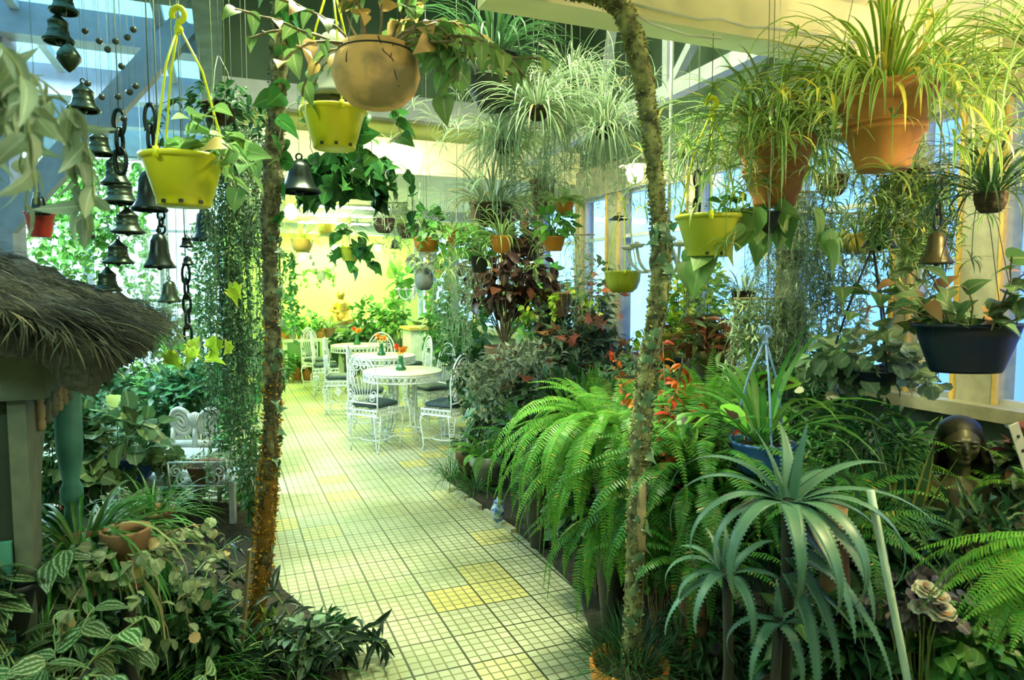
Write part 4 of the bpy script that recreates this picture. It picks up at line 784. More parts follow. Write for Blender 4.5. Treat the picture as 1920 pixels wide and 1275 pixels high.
FAR = [('orange glazed bowl with a pale rim hanging left of the lime wall corner', 800, 446, 4.9, 48, 26, 'bowl', M_TERO, 'g', [M_GRN]),
    ('pale terracotta hanging pot right of the orange glazed bowl', 857, 430, 4.7, 42, 30, 'taper', M_TERO, 't', [M_GRNL]),
    ('orange hanging bowl above the bronze leaved shrub', 940, 443, 3.75, 40, 30, 'bowl', M_TERO, 's', [M_SPI]),
    ('orange clay bowl on a saucer hanging at the centre right', 1038, 444, 3.8, 46, 26, 'taper', M_TERO, 'g', [M_GRNL]),
    ('small orange pot glowing under the cream ceiling edge', 1058, 380, 3.9, 34, 24, 'bowl', M_TERO, 'f', [M_FERNY]),
    ('small black hanging pot left of the bronze leaved shrub', 899, 480, 3.9, 38, 31, 'taper', M_BLK, 'g', [M_GRNL]),
    ('grey ball shaped hanging pot in front of the far windows', 795, 508, 6.6, 36, 36, 'round', M_GREYP, 'g', [M_SILV]),
    ('small ochre pot hanging right of the grey ball pot', 838, 528, 8.0, 18, 17, 'taper', M_OCH, 't', [M_GRNL]),
    ('small orange dish hanging just above the ochre pot', 826, 503, 8.3, 18, 11, 'bowl', M_TERO, 'g', [M_GRNL]),
    ('brown hanging pot with dry brown leaves, between orange bowls', 900, 378, 6.6, 44, 34, 'taper', M_TERB, 'f', [leafmat('dry_leaf', (.42, .24, .05), None, 'plain', old=(.3, .4, .1), oldp=.6)]),
    ('ochre pot hanging low beside the bronze leaved shrub', 1050, 548, 5.8, 42, 46, 'taper', M_TERB, 't', [M_YBL]),
    ('ochre hanging bowl of yellow spider plant in front of the right windows', 1615, 440, 3.9, 92, 36, 'bowl', M_OCH, 's', [M_SPY]),
    ('small brown hanging pot deep among spider plants, far right of centre', 1395, 545, 4.2, 44, 34, 'bowl', M_COIR, 's', [M_SPG]),
    ('coir basket of pale spider plant below the second ribbed pot', 1480, 470, 3.8, 50, 34, 'bowl', M_COIR, 's', [M_SPG]),
    ('coir basket of spider plant in front of the window posts on the right', 1710, 320, 3.1, 60, 40, 'bowl', M_COIR, 's', [M_SPG]),
    ('coir basket of spider plant hanging highest by the right windows', 1560, 330, 3.7, 56, 36, 'bowl', M_COIR, 's', [M_SPG]),
    ('small pale hanging pot on the left of the lime wall', 602, 508, 11.5, 20, 18, 'taper', M_WPOT, 't', [M_GRNL]),
    ('yellow fern basket hanging beside the left wall lamp', 566, 448, 8.8, 40, 24, 'bowl', M_OCH, 'f', [M_YBL]),
    ('yellow leaved basket hanging high over the farthest table', 612, 420, 9.6, 34, 22, 'bowl', M_OCH, 's', [M_SPY]),
    ('basket of trailing green hanging under the white beam, left of the right lamp', 720, 410, 7.2, 40, 26, 'bowl', M_COIR, 's', [M_SPG]),
    ('mossy basket hanging beside the orange glazed bowl', 765, 420, 7.8, 40, 26, 'bowl', M_COIR, 'f', [M_YBL])]
for i, (lab, x, y, Y, wpx, hpx, st, pm, k, lm) in enumerate(FAR): hang(lab, x, y, Y, wpx, hpx, st, pm, p_small(100 + i, k), lm, hook=y - 45, seg=24)
# large heart leaves hanging in front of the right hand plants
hang('hanging pot of large drooping heart leaves right of the olive yellow pot', 1432, 398, 2.9, 60, 40, 'taper', M_BLK, lambda f, r: (trail(f, 8, .36, T_HEART, .14, .055, 81, r * 1.2, 4, mi=0, smi=1, out=.2, droop=1.8, jit=.35, up=.1), bush(f, (0, 0, 0), (.10, .1, .07), 8, T_HEART, .11, .05, 82, 1.2)), [M_HEARTL, M_STEMG], hook=330)
# blue pots on the right
hang('bright blue hanging pot with long green sword leaves', 1430, 826, 2.6, 116, 64, 'bowl', M_BLUE, lambda f, r: (blades(f, 30, .52, .013, 91, (.5, 1.45), (.6, 2.2), r * .3, 0, 10, None, .6)), leafmat('sword_leaf', (.09, .26, .05), (.18, .36, .10), 'plain'), hook=640, hookm=M_LBL, rot0=.45, group=None)
hang('long navy blue trough hanging at the right edge with reddish leaves', 1816, 606, 2.5, 206, 92, 'planter', M_NAVY, lambda f, r: (twigs(f, 20, .34, T_HEART, .075, .036, 95, (.4, 1.4), (.3, 1.8), 5, r * .7, mi=0, smi=1)), [leafmat('begonia_leaf', (.10, .20, .07), (.3, .34, .15), 'plain', old=(.24, .13, .06), oldp=.82), M_TWIG], hook=330, ell=.55, seg=44, cords=4, cordm=M_BLK, rot0=.6)
hang('shallow navy bowl buried under round grey green leaves', 1628, 690, 3.0, 140, 30, 'bowl', M_NAVY, lambda f, r: (bush(f, (0, 0, .06), (.26, .2, .14), 170, T_RND, .068, .034, 97, .35, .3), trail(f, 16, .26, T_RND, .06, .03, 98, r * 1.3, 6, mi=0)), [leafmat('grey_round_leaf', (.22, .34, .18), (.4, .5, .32), 'plain', old=(.5, .46, .3), oldp=.9)], hook=470, cordm=M_BLK, cord_r=.005)
hang('dark wiry basket plant hanging at the far right, above the blue trough', 1858, 362, 2.3, 54, 36, 'bowl', M_COIR, lambda f, r: (spider(f, r, .32, 90, .0045, 99, 8, .55, .09)), M_SPD, hook=250)
hang('spider plant partly out of frame at the top right corner', 1985, 110, 2.2, 90, 60, 'bowl', M_COIR, lambda f, r: spider(f, r, .45, 90, .006, 55, 8, .6), M_SPI, hook=20)
hang('dark green basket plant hanging behind the large yellow pot', 412, 195, 3.4, 60, 36, 'bowl', M_COIR, lambda f, r: (bush(f, (0, 0, .03), (.14, .12, .08), 90, T_LAN, .06, .014, 57, .3), trail(f, 12, .5, T_LAN, .05, .013, 58, r, 14)), M_GRND, hook=110)
# ================================================================ thread curtains
def curt(label, px, py, Y, wpx, L, n, m, seed, T=None, ll=.022, lw=.005, per=45, name='hanging_moss', cat='hanging plant', dpt=.12, **kw):
    p = P(px, py, Y); zt = roof_z(p[0], p[1]); t = thing(name, label, cat, p); f = MB(); curtain(f, n, wpx * S(Y), dpt, L, seed, T, ll, lw, per, **kw); obj('foliage', f, m, t); w_ = wpx * S(Y)
    obj('rod', MB().tube([(-w_ / 2, 0, .0), (w_ / 2, 0, .0)], .006, 6), M_TWIG, t); obj('cord', MB().tube([(0, 0, 0), (0, 0, zt - p[2])], .002, 4), M_WIRE, t)
curt('long curtain of fine green trailing stems left of the left mossy pole', 436, 235, 4.0, 95, 2.15, 110, leafmat('dull_thread_leaf', (.08, .16, .07), (.2, .28, .14), 'plain'), 201, T_LAN, .03, .006, 60, lmin=.55)
curt('grey green thread curtain behind the left mossy pole', 468, 330, 4.6, 60, 1.7, 60, M_THR, 202)
curt('yellowish thread curtain left of the yellow pot plants', 385, 420, 5.2, 60, 1.3, 40, M_THRG, 203, T_OV, .035, .012, 26)
curt('grey moss curtain hanging over the bronze leaved shrub on its left', 870, 470, 5.6, 60, .95, 36, M_THR, 204)
curt('thread curtain right of the bronze leaved shrub', 1085, 440, 5.6, 60, .8, 26, M_THR, 205)
curt('pale thread curtain by the far windows beside the candelabra rod', 835, 480, 7.4, 50, 1.0, 34, M_THR, 206, None, .03, .008)
curt('dense moss curtain hanging below the second ribbed pot', 1480, 360, 3.4, 130, .85, 110, M_THR, 207)
curt('yellow green moss curtain below the heart leaved pot', 1440, 560, 3.5, 130, .5, 70, M_SPG, 208, T_LAN, .06, .006, 20)
curt('fine moss threads hanging below the centre spider plants', 1000, 240, 4.3, 110, .55, 30, M_THR, 209, None, .03, .004)
curt('moss threads hanging below the spider plant near the crooked pole', 1140, 250, 4.4, 90, .55, 26, M_THR, 210, None, .03, .004)
curt('moss threads in front of the right window posts', 1560, 400, 3.9, 110, 1.0, 70, M_SPG, 211, T_LAN, .05, .005, 26)
curt('wispy moss hanging at the right below the largest ribbed pot', 1720, 330, 3.0, 150, .5, 80, M_SPI, 212, T_LAN, .05, .004, 24)
curt('trailing stems on the left edge of the lime wall', 535, 470, 8.6, 40, 1.2, 12, M_GRN, 213, T_LAN, .10, .022, 18)
curt('string of tiny leaves hanging by the lime wall lamp', 745, 380, 8.0, 40, .7, 30, M_THR, 214, None, .04, .008)
curt('thin trailing stems hanging left of the bells', 105, 330, 6.4, 110, 1.3, 40, M_GRNL, 215, T_OV, .075, .025, 16)
curt('bright leafy strands hanging in front of the left rear windows', 190, 300, 7.0, 160, 1.6, 60, M_GRNL, 216, T_OV, .08, .022, 24)
curt('pale tangled aerial strands beyond the bells', 270, 440, 6.0, 90, 1.0, 60, M_PALE, 217, None, .03, .006, 30)
# ================================================================ white candelabra
M_CAND = mat('white_candelabra', (.74, .74, .70), (.62, .64, .64), 20, .5)
def candelabra(label, px, py, Y, arm, n, rod_px):
    p = P(px, py, Y); t = thing('candelabra', label, 'candelabra', p, .3); s = S(Y); zr = roof_z(p[0], p[1]) - p[2]
    obj('rod', MB().tube([(0, 0, -.02), (0, 0, zr)], .010, 8).lathe([(0, .10), (.035, .105), (.05, .085), (.02, .07), (.0, .07)], 14), M_CAND, t)
    for k in range(n):
        a = 2 * pi * k / n + .25; d = np.array([cos(a), sin(a), 0]); u = np.array([0, 0, 1.]); b = MB()
        q = [d * .01 + u * .07, d * arm * .18 - u * .02, d * arm * .42 - u * arm * .42, d * arm * .70 - u * arm * .44, d * arm * .92 - u * arm * .22, d * arm + u * arm * .12]; q = np.array(q); tt = np.linspace(0, 5, 22); q = np.stack([np.interp(tt, range(6), q[:, i]) for i in range(3)], 1)
        for _ in range(2): q[1:-1] = (q[:-2] + 2 * q[1:-1] + q[2:]) / 4
        b.tube(q, .009, 7); ar = obj('arm', b, M_CAND, t)
        obj('cup', MB().lathe([(0, 0), (.03, .0), (.05, .018), (.048, .022), (.02, .015), (.012, .035), (0, .035)], 14, d * arm + u * (arm * .12)), M_CAND, ar)
candelabra('white metal candelabra hanging beside the crooked pole', 1253, 476, 4.2, .25, 6, 0)
candelabra('white candelabra hanging far back near the lime wall corner', 778, 548, 9.2, .22, 5, 0)
# ================================================================ bells
M_BRZ = mat('bronze_bell', (.075, .10, .065), (.04, .06, .04), 14, .33, 0, .65); M_BRZD = mat('dark_bell', (.014, .02, .018), (.02, .03, .026), 14, .3, 0, .6); M_BRZB = mat('brown_bell', (.10, .085, .04), (.06, .05, .025), 10, .4, 0, .5)
def bell(label, px, yt, yb, wpx, Y, kind='tier', m=None, grp='bronze bells hung on the left', toY=None):
    p = P(px, yb, Y); s = S(Y); h = (yb - yt) * s; r = wpx / 2 * s; t = thing('hanging_bell', label, 'bell', p, 0, grp); m = m or M_BRZ
    if kind == 'tier': o = [(r * .92, .0), (r, h * .04), (r * .98, h * .09), (r * .74, h * .22), (r * .64, h * .36), (r * .66, h * .40), (r * .60, h * .44), (r * .60, h * .64), (r * .64, h * .68), (r * .50, h * .76), (r * .22, h * .90), (r * .10, h), (0, h)]
    elif kind == 'flare': o = [(r * .95, 0), (r, h * .03), (r * .92, h * .10), (r * .70, h * .25), (r * .58, h * .5), (r * .52, h * .75), (r * .36, h * .90), (r * .12, h * .96), (0, h)]
    else: o = [(r * .05, 0), (r * .45, h * .12), (r, h * .42), (r * .95, h * .6), (r * .6, h * .82), (r * .2, h * .97), (0, h)]
    i = [(max(0, x - .006), z + .004) for x, z in o[::-1] if x > .012 and z < h * .8]
    obj('bell_body', MB().lathe(o[::-1] + ([] if kind == 'acorn' else [o[0]] + i[::-1][:6]), 30), m, t)
    if kind != 'acorn': obj('clapper', MB().ball((0, 0, h * .02), r * .2, 10).tube([(0, 0, 0), (0, 0, h * .8)], .003, 5), m, t)
    q = np.linspace(0, 2 * pi, 13)[:-1]; obj('loop', MB().tube([(r * .14 * cos(a), 0, h + r * .10 + r * .14 * sin(a)) for a in q], r * .045, 5, True), m, t)
    zt = roof_z(p[0], p[1]) - p[2] if toY is None else (yb - toY) * s
    obj('cord', MB().tube([(0, 0, h + r * .2), (0, 0, zt)], .0009, 4), M_WIRE, t)
B = [(120, -22, 24, 50, 'tier', 'topmost bronze bell, cut by the upper edge of the photo'), (110, 28, 80, 54, 'tier', 'second bronze bell from the top, above the acorn shaped one'), (130, 83, 136, 40, 'acorn', 'acorn shaped closed bronze bell with a tan tip'), (157, 157, 209, 57, 'tier', 'bronze bell in front of the slanting brace, under a bead'), (187, 246, 291, 52, 'tier', 'bronze bell lower right of the slanting brace'), (218, 290, 348, 52, 'tier', 'bronze bell beside the heavy chain, left of the yellow pot'), (226, 336, 382, 68, 'tier', 'wide dark bell just under the bell by the heavy chain'), (240, 390, 438, 60, 'tier', 'bronze bell hanging below the wide dark bell'), (222, 449, 495, 54, 'tier', 'bronze bell above the lowest one in the column'), (202, 500, 547, 50, 'tier', 'lowest bronze bell in the column, over the thatch')]
for x, a, b_, w_, k, lab in B: bell(lab, x, a, b_, w_, 3.15 if k != 'acorn' else 3.1, k)
bell('black flared bell hanging close to the left side of the yellow pot', 281, 318, 396, 64, 2.9, 'flare', M_BRZD); bell('tall black flared bell hanging below the yellow pot', 300, 436, 503, 56, 3.0, 'flare', M_BRZD); bell('small grey flared bell below the tall black one', 318, 524, 567, 42, 3.4, 'flare', M_BRZ)
bell('dark flared bell behind the thread curtain, right of the yellow pot', 385, 388, 452, 52, 4.3, 'flare', M_BRZD); bell('dark bell hanging near the left mossy pole', 463, 400, 462, 44, 4.6, 'flare', M_BRZD); bell('dark bell cap over the red hanging pot', 74, 366, 402, 40, 3.6, 'flare', M_BRZD); bell('small black bell low on the string under the yellow pot', 352, 480, 496, 26, 3.2, 'flare', M_BRZD); bell('small black bell, middle of the string under the yellow pot', 350, 440, 464, 26, 3.2, 'tier', M_BRZD)
bell('large grey bell hanging behind the round clay pot', 628, 60, 190, 112, 2.95, 'flare', M_GREYP, None); bell('wide black bell right of the left mossy pole, under the yellow pot', 562, 300, 362, 80, 3.3, 'flare', M_BRZD, None); bell('olive bell hanging on a chain near the right windows', 1755, 432, 495, 58, 2.7, 'flare', M_BRZB, None); bell('dark bell among the spider plants in front of the right windows', 1648, 404, 466, 62, 3.3, 'flare', M_BRZD, None); bell('small bell against the lime wall under the white beam', 740, 448, 466, 22, 8.6, 'flare', M_BRZD, None); bell('pale conical bell by the far windows, left of the crooked pole', 1160, 404, 412, 40, 5.4, 'flare', M_BRZ, None)
for i, (x, y) in enumerate([(578, 474), (583, 486), (588, 498), (593, 511), (597, 522), (600, 532)]): bell(['topmost tiny bell of the slanting string on the lime wall', 'second tiny bell of the slanting string on the lime wall', 'third tiny bell of the slanting string on the lime wall', 'fourth tiny bell of the slanting string on the lime wall', 'fifth tiny bell of the slanting string on the lime wall', 'lowest tiny bell of the slanting string on the lime wall'][i], x, y - 8, y, 9, 12.6, 'flare', M_BRZD, 'tiny bells on a string at the lime wall')
# bead chime
M_BEAD = mat('grey_bead', (.05, .06, .05), (.08, .09, .07), 30, .3, 0, .2)
p = P(195, -40, 2.8); ch = thing('bead_chime', 'chime of grey beads on fine strings beside the column of bronze bells', 'wind chime', p); s = S(2.8)
obj('top_ring', MB().tube([(.09 * cos(a), .05 * sin(a), 0) for a in np.linspace(0, 2 * pi, 25)[:-1]], .006, 6, True).tube([(0, 0, .0), (0, 0, roof_z(p[0], p[1]) - p[2])], .003, 5).tube([(-.09, 0, 0), (.09, 0, 0)], .004, 5), M_BRZ, ch)
BD = {157: [52, 145], 177: [67, 167], 195: [84, 228], 208: [68, 167], 220: [114, 208], 228: [60, 158], 240: [46, 147]}
for x, ys in BD.items():
    dx = (x - 195) * s; yy = .02 * math.sin(x); obj('string', MB().tube([(dx, yy, 0), (dx, yy, -(max(ys) + 42) * s)], .0011, 4), M_WIRE, ch)
    for y in ys: obj('bead', MB().ball((dx, yy, -(y + 40) * s), .0135, 12), M_BEAD, ch)
p = P(168, 330, 3.4); ch2 = thing('bead_string', 'string of dark beads hanging left of the lower bells', 'wind chime', p); s = S(3.4); obj('string', MB().tube([(0, 0, roof_z(p[0], p[1]) - p[2]), (0, 0, -215 * s)], .0014, 4), M_WIRE, ch2)
for y in (20, 110, 205): obj('bead', MB().ball((0, 0, -y * s), .015, 12), M_BEAD, ch2)
def chain(label, px, yt, yb, Y, lw=.022, up=True):
    p = P(px, yb, Y); s = S(Y); L = (yb - yt) * s; t = thing('hanging_chain', label, 'chain', p); n = max(3, int(L / (lw * 1.75))); q = np.linspace(0, 2 * pi, 15)[:-1]
    for k in range(n):
        z = (k + .5) * L / n; m = MB(); hh = L / n * .68; ax = k % 2; pts = [(lw * .5 * cos(a) * (1 - ax), lw * .5 * cos(a) * ax, z + hh * sin(a)) for a in q]; m.tube(pts, lw * .19, 6, True); obj('link', m, M_BRZD, t)
    obj('cord', MB().tube([(0, 0, L), (0, 0, roof_z(p[0], p[1]) - p[2])], .003, 5), M_WIRE, t)
chain('heavy black chain hanging left of the yellow pot', 227, 215, 320, 3.1, .05); chain('heavy black chain hanging close behind the yellow pot cords', 285, 206, 322, 2.95, .045); chain('black chain hanging low below the yellow pot', 353, 500, 640, 3.2, .035); chain('short chain above the tall black bell', 303, 398, 436, 3.02, .03); chain('dark chain beside the olive yellow pot cord', 1306, 325, 400, 3.3, .03); chain('dark chain above the olive bell at the right windows', 1757, 340, 428, 2.72, .03)
# red pot
hang('red hanging pot glowing at the left edge', 74, 398, 3.7, 52, 46, 'taper', M_REDP, None, None, hook=372, soil=False)
# ================================================================ left side: thatched kiosk
M_OLDW = mat('weathered_painted_wood', (.13, .15, .10), (.08, .10, .07), 12, .8); M_TEAL = mat('teal_painted_wood', (.08, .30, .22), (.05, .2, .15), 10, .55); M_SPIN = mat('turned_wood', (.30, .24, .11), (.20, .16, .08), 20, .6); M_DKW = mat('dark_board', (.02, .03, .02), (.03, .04, .025), 8, .9)
M_STRAW = leafmat('thatch_straw', (.035, .04, .022), (.06, .06, .03), 'solid', .9, .1, .8, old=(.12, .11, .06), oldp=.9)
kb = R(-.535, 2.38); k = thing('thatched_kiosk', 'small wooden garden kiosk with a shaggy thatched roof at the left edge', 'kiosk', kb, PHI)
obj('front_beam', MB().box((-1.6, -.03, 1.33), (.05, .05, 1.455)), M_OLDW, k, smooth=False); obj('side_beam', MB().box((-.03, .05, 1.34), (.05, 1.5, 1.45)), M_OLDW, k, smooth=False)
obj('post', MB().box((-.045, -.02, .04), (-.0, .06, 1.33)), M_OLDW, k, smooth=False); obj('front_panel', MB().box((-1.55, .0, .75), (-.045, .04, 1.33)).box((-1.55, .02, .04), (-.045, .06, .75)), M_DKW, k, smooth=False)
for i in range(3): obj('front_board', MB().box((-1.5, -.035, .80 - i * .13), (-.05, -.01, .92 - i * .13)), M_TEAL, k, smooth=False)
q = np.linspace(0, pi / 2, 12); ol = [(.06, 1.33), (.40, 1.33), (.40, 1.30)] + [(.40 - .31 * sin(a), 1.30 - .42 * (1 - cos(a))) for a in q[1:]] + [(.06, .80)]; n_ = len(ol)
br = MB().faces([(-.03, y, z) for y, z in ol] + [(.0, y, z) for y, z in ol], [tuple(range(n_)), tuple(range(2 * n_ - 1, n_ - 1, -1))] + [(i, (i + 1) % n_, n_ + (i + 1) % n_, n_ + i) for i in range(n_)])
obj('bracket', br, M_OLDW, k, smooth=False)
for i in range(8):
    h = .125 - .006 * i; y = .10 + .085 * i; pr = [(0, 0), (.009, .002), (.014, .012), (.013, .03), (.009, .037), (.013, .042), (.014, h - .05), (.009, h - .042), (.013, h - .034), (.013, h)]
    obj('spindle', MB().lathe(pr, 14, (.01, y, 1.34 - h)), M_SPIN if i in (0, 3, 4) else M_OLDW, k)
pr = [(0, 0), (.075, 0), (.075, .12), (.05, .14), (.06, .20), (.045, .24), (.055, .5), (.05, .78), (.04, .84), (.062, .86), (.062, .90), (.045, .93), (.06, .99), (.072, 1.05), (.075, 1.33), (0, 1.33)]
pr = [(x * .62, z) for x, z in pr]
for c in ((-.01, .60, .0), (-.30, -.1, .0)): obj('column', MB().lathe(pr, 22, c), M_TEAL, k)
g = rg(17); th = MB(); NU, NL = 26, 40; uu = np.linspace(-1.5, .20, NU); ll = np.linspace(-.16, 1.55, NL); zz = 1.46 + (.20 - uu) * .46 - .06 * np.clip(uu - .1, 0, 1) * 4
zt_ = zz[:, None] + .02 * g.normal(0, 1, (NU, NL)); top = np.stack([np.repeat(uu[:, None], NL, 1), np.repeat(ll[None], NU, 0) + .02 * g.normal(0, 1, (NU, NL)), zt_ + .06], -1); bot = top - [0, 0, .13]
th.grid(top, None, False, 0, True); th.grid(bot)
edge = np.concatenate([top[-1], top[:, -1][::-1], top[0][::-1], top[:, 0]]); eb = np.concatenate([bot[-1], bot[:, -1][::-1], bot[0][::-1], bot[:, 0]]); th.grid(np.stack([edge, eb]))
tho = obj('thatch', th, mat('packed_thatch', (.02, .022, .012), (.04, .04, .022), 40, 1, .9), k)
sw = MB(); n = 7000; u = g.uniform(-1.4, .20, n) ; u[:2600] = g.uniform(.06, .21, 2600); l = g.uniform(-.16, 1.55, n); z = 1.55 + (.20 - u) * .46 - .06 * np.clip(u - .1, 0, 1) * 4
C, d, s = arcs(np.stack([u, l, z - .03 * g.random(n)], 1), g.normal(0, .5, n), g.uniform(-.6, .25, n), g.uniform(.4, 1.4, n), g.uniform(.10, .27, n), 6); sw.strips(C, s, np.broadcast_to(prof(6) * .0020, (n, 6)), .2)
n = 1800; fl = g.uniform(-.3, .20, n); C, d, s = arcs(np.stack([fl, np.full(n, 0.) + g.choice([-.16, 1.55], n), 1.50 + (.20 - fl) * .46], 1), g.normal(0, 1.2, n), g.uniform(-1.2, -.2, n), g.uniform(.2, 1, n), g.uniform(.05, .14, n), 6); sw.strips(C, s, np.broadcast_to(prof(6) * .0020, (n, 6)), .2)
obj('straw', sw, M_STRAW, tho)
# pale out of focus leaves hanging close to the lens, top left
p = P(-165, 70, .95); t = thing('hanging_plant', 'pale blurred leafy plant hanging very close at the upper left corner', 'hanging plant', p); f = MB(); C = trail(f, 22, .36, T_OVD, .055, .011, 71, .06, 16, z0=-.0, mi=0, smi=1, lj=.3, droop=1.0, out=.12, wob=.008); obj('foliage', f, [M_PALE, M_STEMG], t); pm = MB().lathe(pprof('bowl', .09, .07), 22, (-.05, 0, -.02)); obj('pot', pm, M_COIR, t); obj('wire', MB().tube([(-.05, 0, .04), (-.05, 0, 2.9 - p[2])], .002, 4), M_WIRE, t)
# ---------------------------------------------------------------- low bench and what stands on it
Yb = 4.6; a_ = P(145, 908, Yb); b_ = P(440, 903, Yb); zb = b_[2]; cb = (a_ + b_) / 2; wb = (b_ - a_)[0]
t = thing('low_bench', 'low white painted bench behind the left mossy pole', 'bench', (cb[0], cb[1] + .2, 0)); obj('bench_top', MB().box((-wb / 2, -.2, zb - .03), (wb / 2, .2, zb)), M_WHITEWOOD, t, smooth=False)
for sx in (-1, 1):
    for sy in (-1, 1): obj('leg', MB().box((sx * (wb / 2 - .03) - .018, sy * .17 - .018, 0), (sx * (wb / 2 - .03) + .018, sy * .17 + .018, zb - .03)), M_WHITEWOOD, t, smooth=False)
stand('broad round leaved plant in a dark blue pot on the white bench', 243, 852, 4.62, 92, 0, 'bowl', M_BLUE, lambda f, r: (bush(f, (-.03, -.05, .12), (.34, .22, .24), 105, T_RND, .135, .066, 301, .4, .5, jit=.4, stem=30, smi=1), trail(f, 12, .3, T_RND, .13, .065, 302, r * 1.4, 3, mi=0, smi=1)), [M_RND, M_STEMG], base=zb)
t, r, h = stand('brown clay pot of fine trailing stems in a white scroll metal holder', 388, 868, 4.55, 80, 0, 'taper', M_TERB, lambda f, r: (trail(f, 26, .3, T_OV, .018, .007, 303, r * 1.2, 22, out=.5), bush(f, (0, 0, .03), (.2, .13, .05), 160, T_OV, .022, .009, 304)), M_THR, base=zb + .02)
sc = MB()
for sx in (-1, 1):
    sc.tube(spiral((sx * .09, .055), .055, .012, -pi / 2, 1.5 * sx, 24, (0, 2)) + [0, -.14, 0], .006, 5); sc.tube(spiral((sx * .14, .10), .04, .01, pi / 2, -1.5 * sx, 22, (0, 2)) + [0, -.14, 0], .005, 5)
sc.tube([(-.18, -.14, .005), (.18, -.14, .005)], .006, 5); sc.tube([(-.19, -.14, .16), (.19, -.14, .16)], .006, 5); sc.tube([(-.18, -.14, .0), (-.19, -.14, .16)], .006, 5); sc.tube([(.18, -.14, 0), (.19, -.14, .16)], .006, 5); obj('scroll_holder', sc, M_IRON, t)
# carved chair back
p = P(368, 850, 5.3); p[2] = 0; t = thing('carved_chair', 'pale carved chair back showing behind the bench plants', 'chair', p); zc = P(368, 772, 5.3)[2]; cvm = mat('pale_carved_wood', (.46, .48, .42), (.34, .36, .32), 16, .7); cv = MB()
qq = np.linspace(0, 2 * pi, 25)[:-1]
for sx in (-1, 1):
    c = (sx * .105, zc - .075)
    for k_, (rx, rz_) in enumerate([(.075, .095), (.048, .064), (.022, .034)]): cv.tube([(c[0] + rx * cos(a) + .02 * sx * sin(a), -.004 * k_, c[1] + rz_ * sin(a)) for a in qq], [.021, .015, .014][k_] , 8, True)
    cv.tube(spiral((sx * .125, zc - .205), .05, .012, pi / 2, -1.3 * sx, 22, (0, 2)), .015, 7); cv.tube([(sx * .17, 0, .40), (sx * .175, 0, zc - .22), (sx * .165, 0, zc - .12)], .022, 8)
cv.ball((0, 0, zc - .06), .05, 14, 0, (1, .5, 1.2)); cv.tube([(0, 0, .42), (0, 0, zc - .1)], [.03, .022], 9)
for k_ in range(-2, 3): cv.tube([(0, -.02, zc - .12), (k_ * .014, -.03, zc - .06), (k_ * .022, -.02, zc - .01)], .008, 6)
cv.bar((-.18, 0, .45), (.18, 0, .45), .03, .06); obj('backrest', cv, cvm, t); obj('seat', MB().box((-.2, -.38, .38), (.2, .02, .42)), cvm, t, smooth=False)
for sx in (-1, 1):
    for y in (-.34, 0): obj('leg', MB().tube([(sx * .17, y, 0), (sx * .17, y, .38)], [.018, .026], 8), cvm, t)
# masses of leaves between bench and rear windows
def shrub(label, px, py, Y, wpx, hpx, n, T, L, W, m, seed, z=.02, droop=.3, shell=.35, stems=14, name='leafy_shrub', cat='shrub', dy=.7):
    s = S(Y); p = P(px, py, Y); zz = p[2]; p[2] = z; t = thing(name, label, cat, p); f = MB(); rx, rz_ = wpx / 2 * s, hpx / 2 * s
    bush(f, (0, 0, zz - z), (rx, rx * dy, rz_), n, T, L, W, seed, droop, shell, zmin=.0, stem=stems, smi=1, base=(0, 0, 0)); obj('foliage', f, [m, M_TWIG], t); return t
shrub('dark ivy mound behind the carved chair back', 372, 745, 6.0, 190, 150, 420, T_IVY, .11, .055, leafmat('dark_ivy', (.03, .13, .04), (.08, .22, .08), 'plain'), 311)
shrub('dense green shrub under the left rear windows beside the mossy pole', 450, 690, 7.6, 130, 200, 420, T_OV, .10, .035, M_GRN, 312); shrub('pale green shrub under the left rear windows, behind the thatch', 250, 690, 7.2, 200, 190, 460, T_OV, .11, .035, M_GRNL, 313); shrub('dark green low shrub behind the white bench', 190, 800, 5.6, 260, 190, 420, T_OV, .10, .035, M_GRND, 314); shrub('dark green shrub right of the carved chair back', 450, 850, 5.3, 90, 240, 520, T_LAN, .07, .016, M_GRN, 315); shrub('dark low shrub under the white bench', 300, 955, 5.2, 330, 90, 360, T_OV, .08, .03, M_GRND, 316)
shrub('leafy shrub with pale leaves far back beside the left rear window', 330, 610, 8.6, 140, 160, 360, T_OV, .12, .04, M_PALE, 317); shrub('bushy green plant filling the gap left of the mossy pole', 475, 900, 4.3, 46, 160, 260, T_LAN, .055, .014, M_THRG, 318)
stand('blue green glazed pot half hidden behind the thatch fringe', 298, 712, 6.4, 46, 0, 'bowl', mat('teal_glaze', (.10, .34, .34), (.07, .24, .26), 5, .3), lambda f, r: bush(f, (0, 0, .1), (.2, .2, .14), 50, T_OV, .1, .035, 320), M_GRN, base=.02)
shrub('dark leafy shrub behind the teal column', 95, 860, 4.4, 200, 260, 620, T_OV, .09, .032, M_GRND, 321); shrub('dark shrub in the gap under the thatch fringe', 200, 760, 6.6, 180, 150, 420, T_OV, .10, .035, M_GRND, 322); shrub('soft dark shrub behind the right end of the bench', 420, 930, 5.6, 160, 150, 420, T_OV, .08, .028, M_GRND, 323); shrub('leafy shrub between carved chair and thatch', 290, 760, 6.2, 110, 120, 300, T_OV, .09, .03, M_GRN, 324)
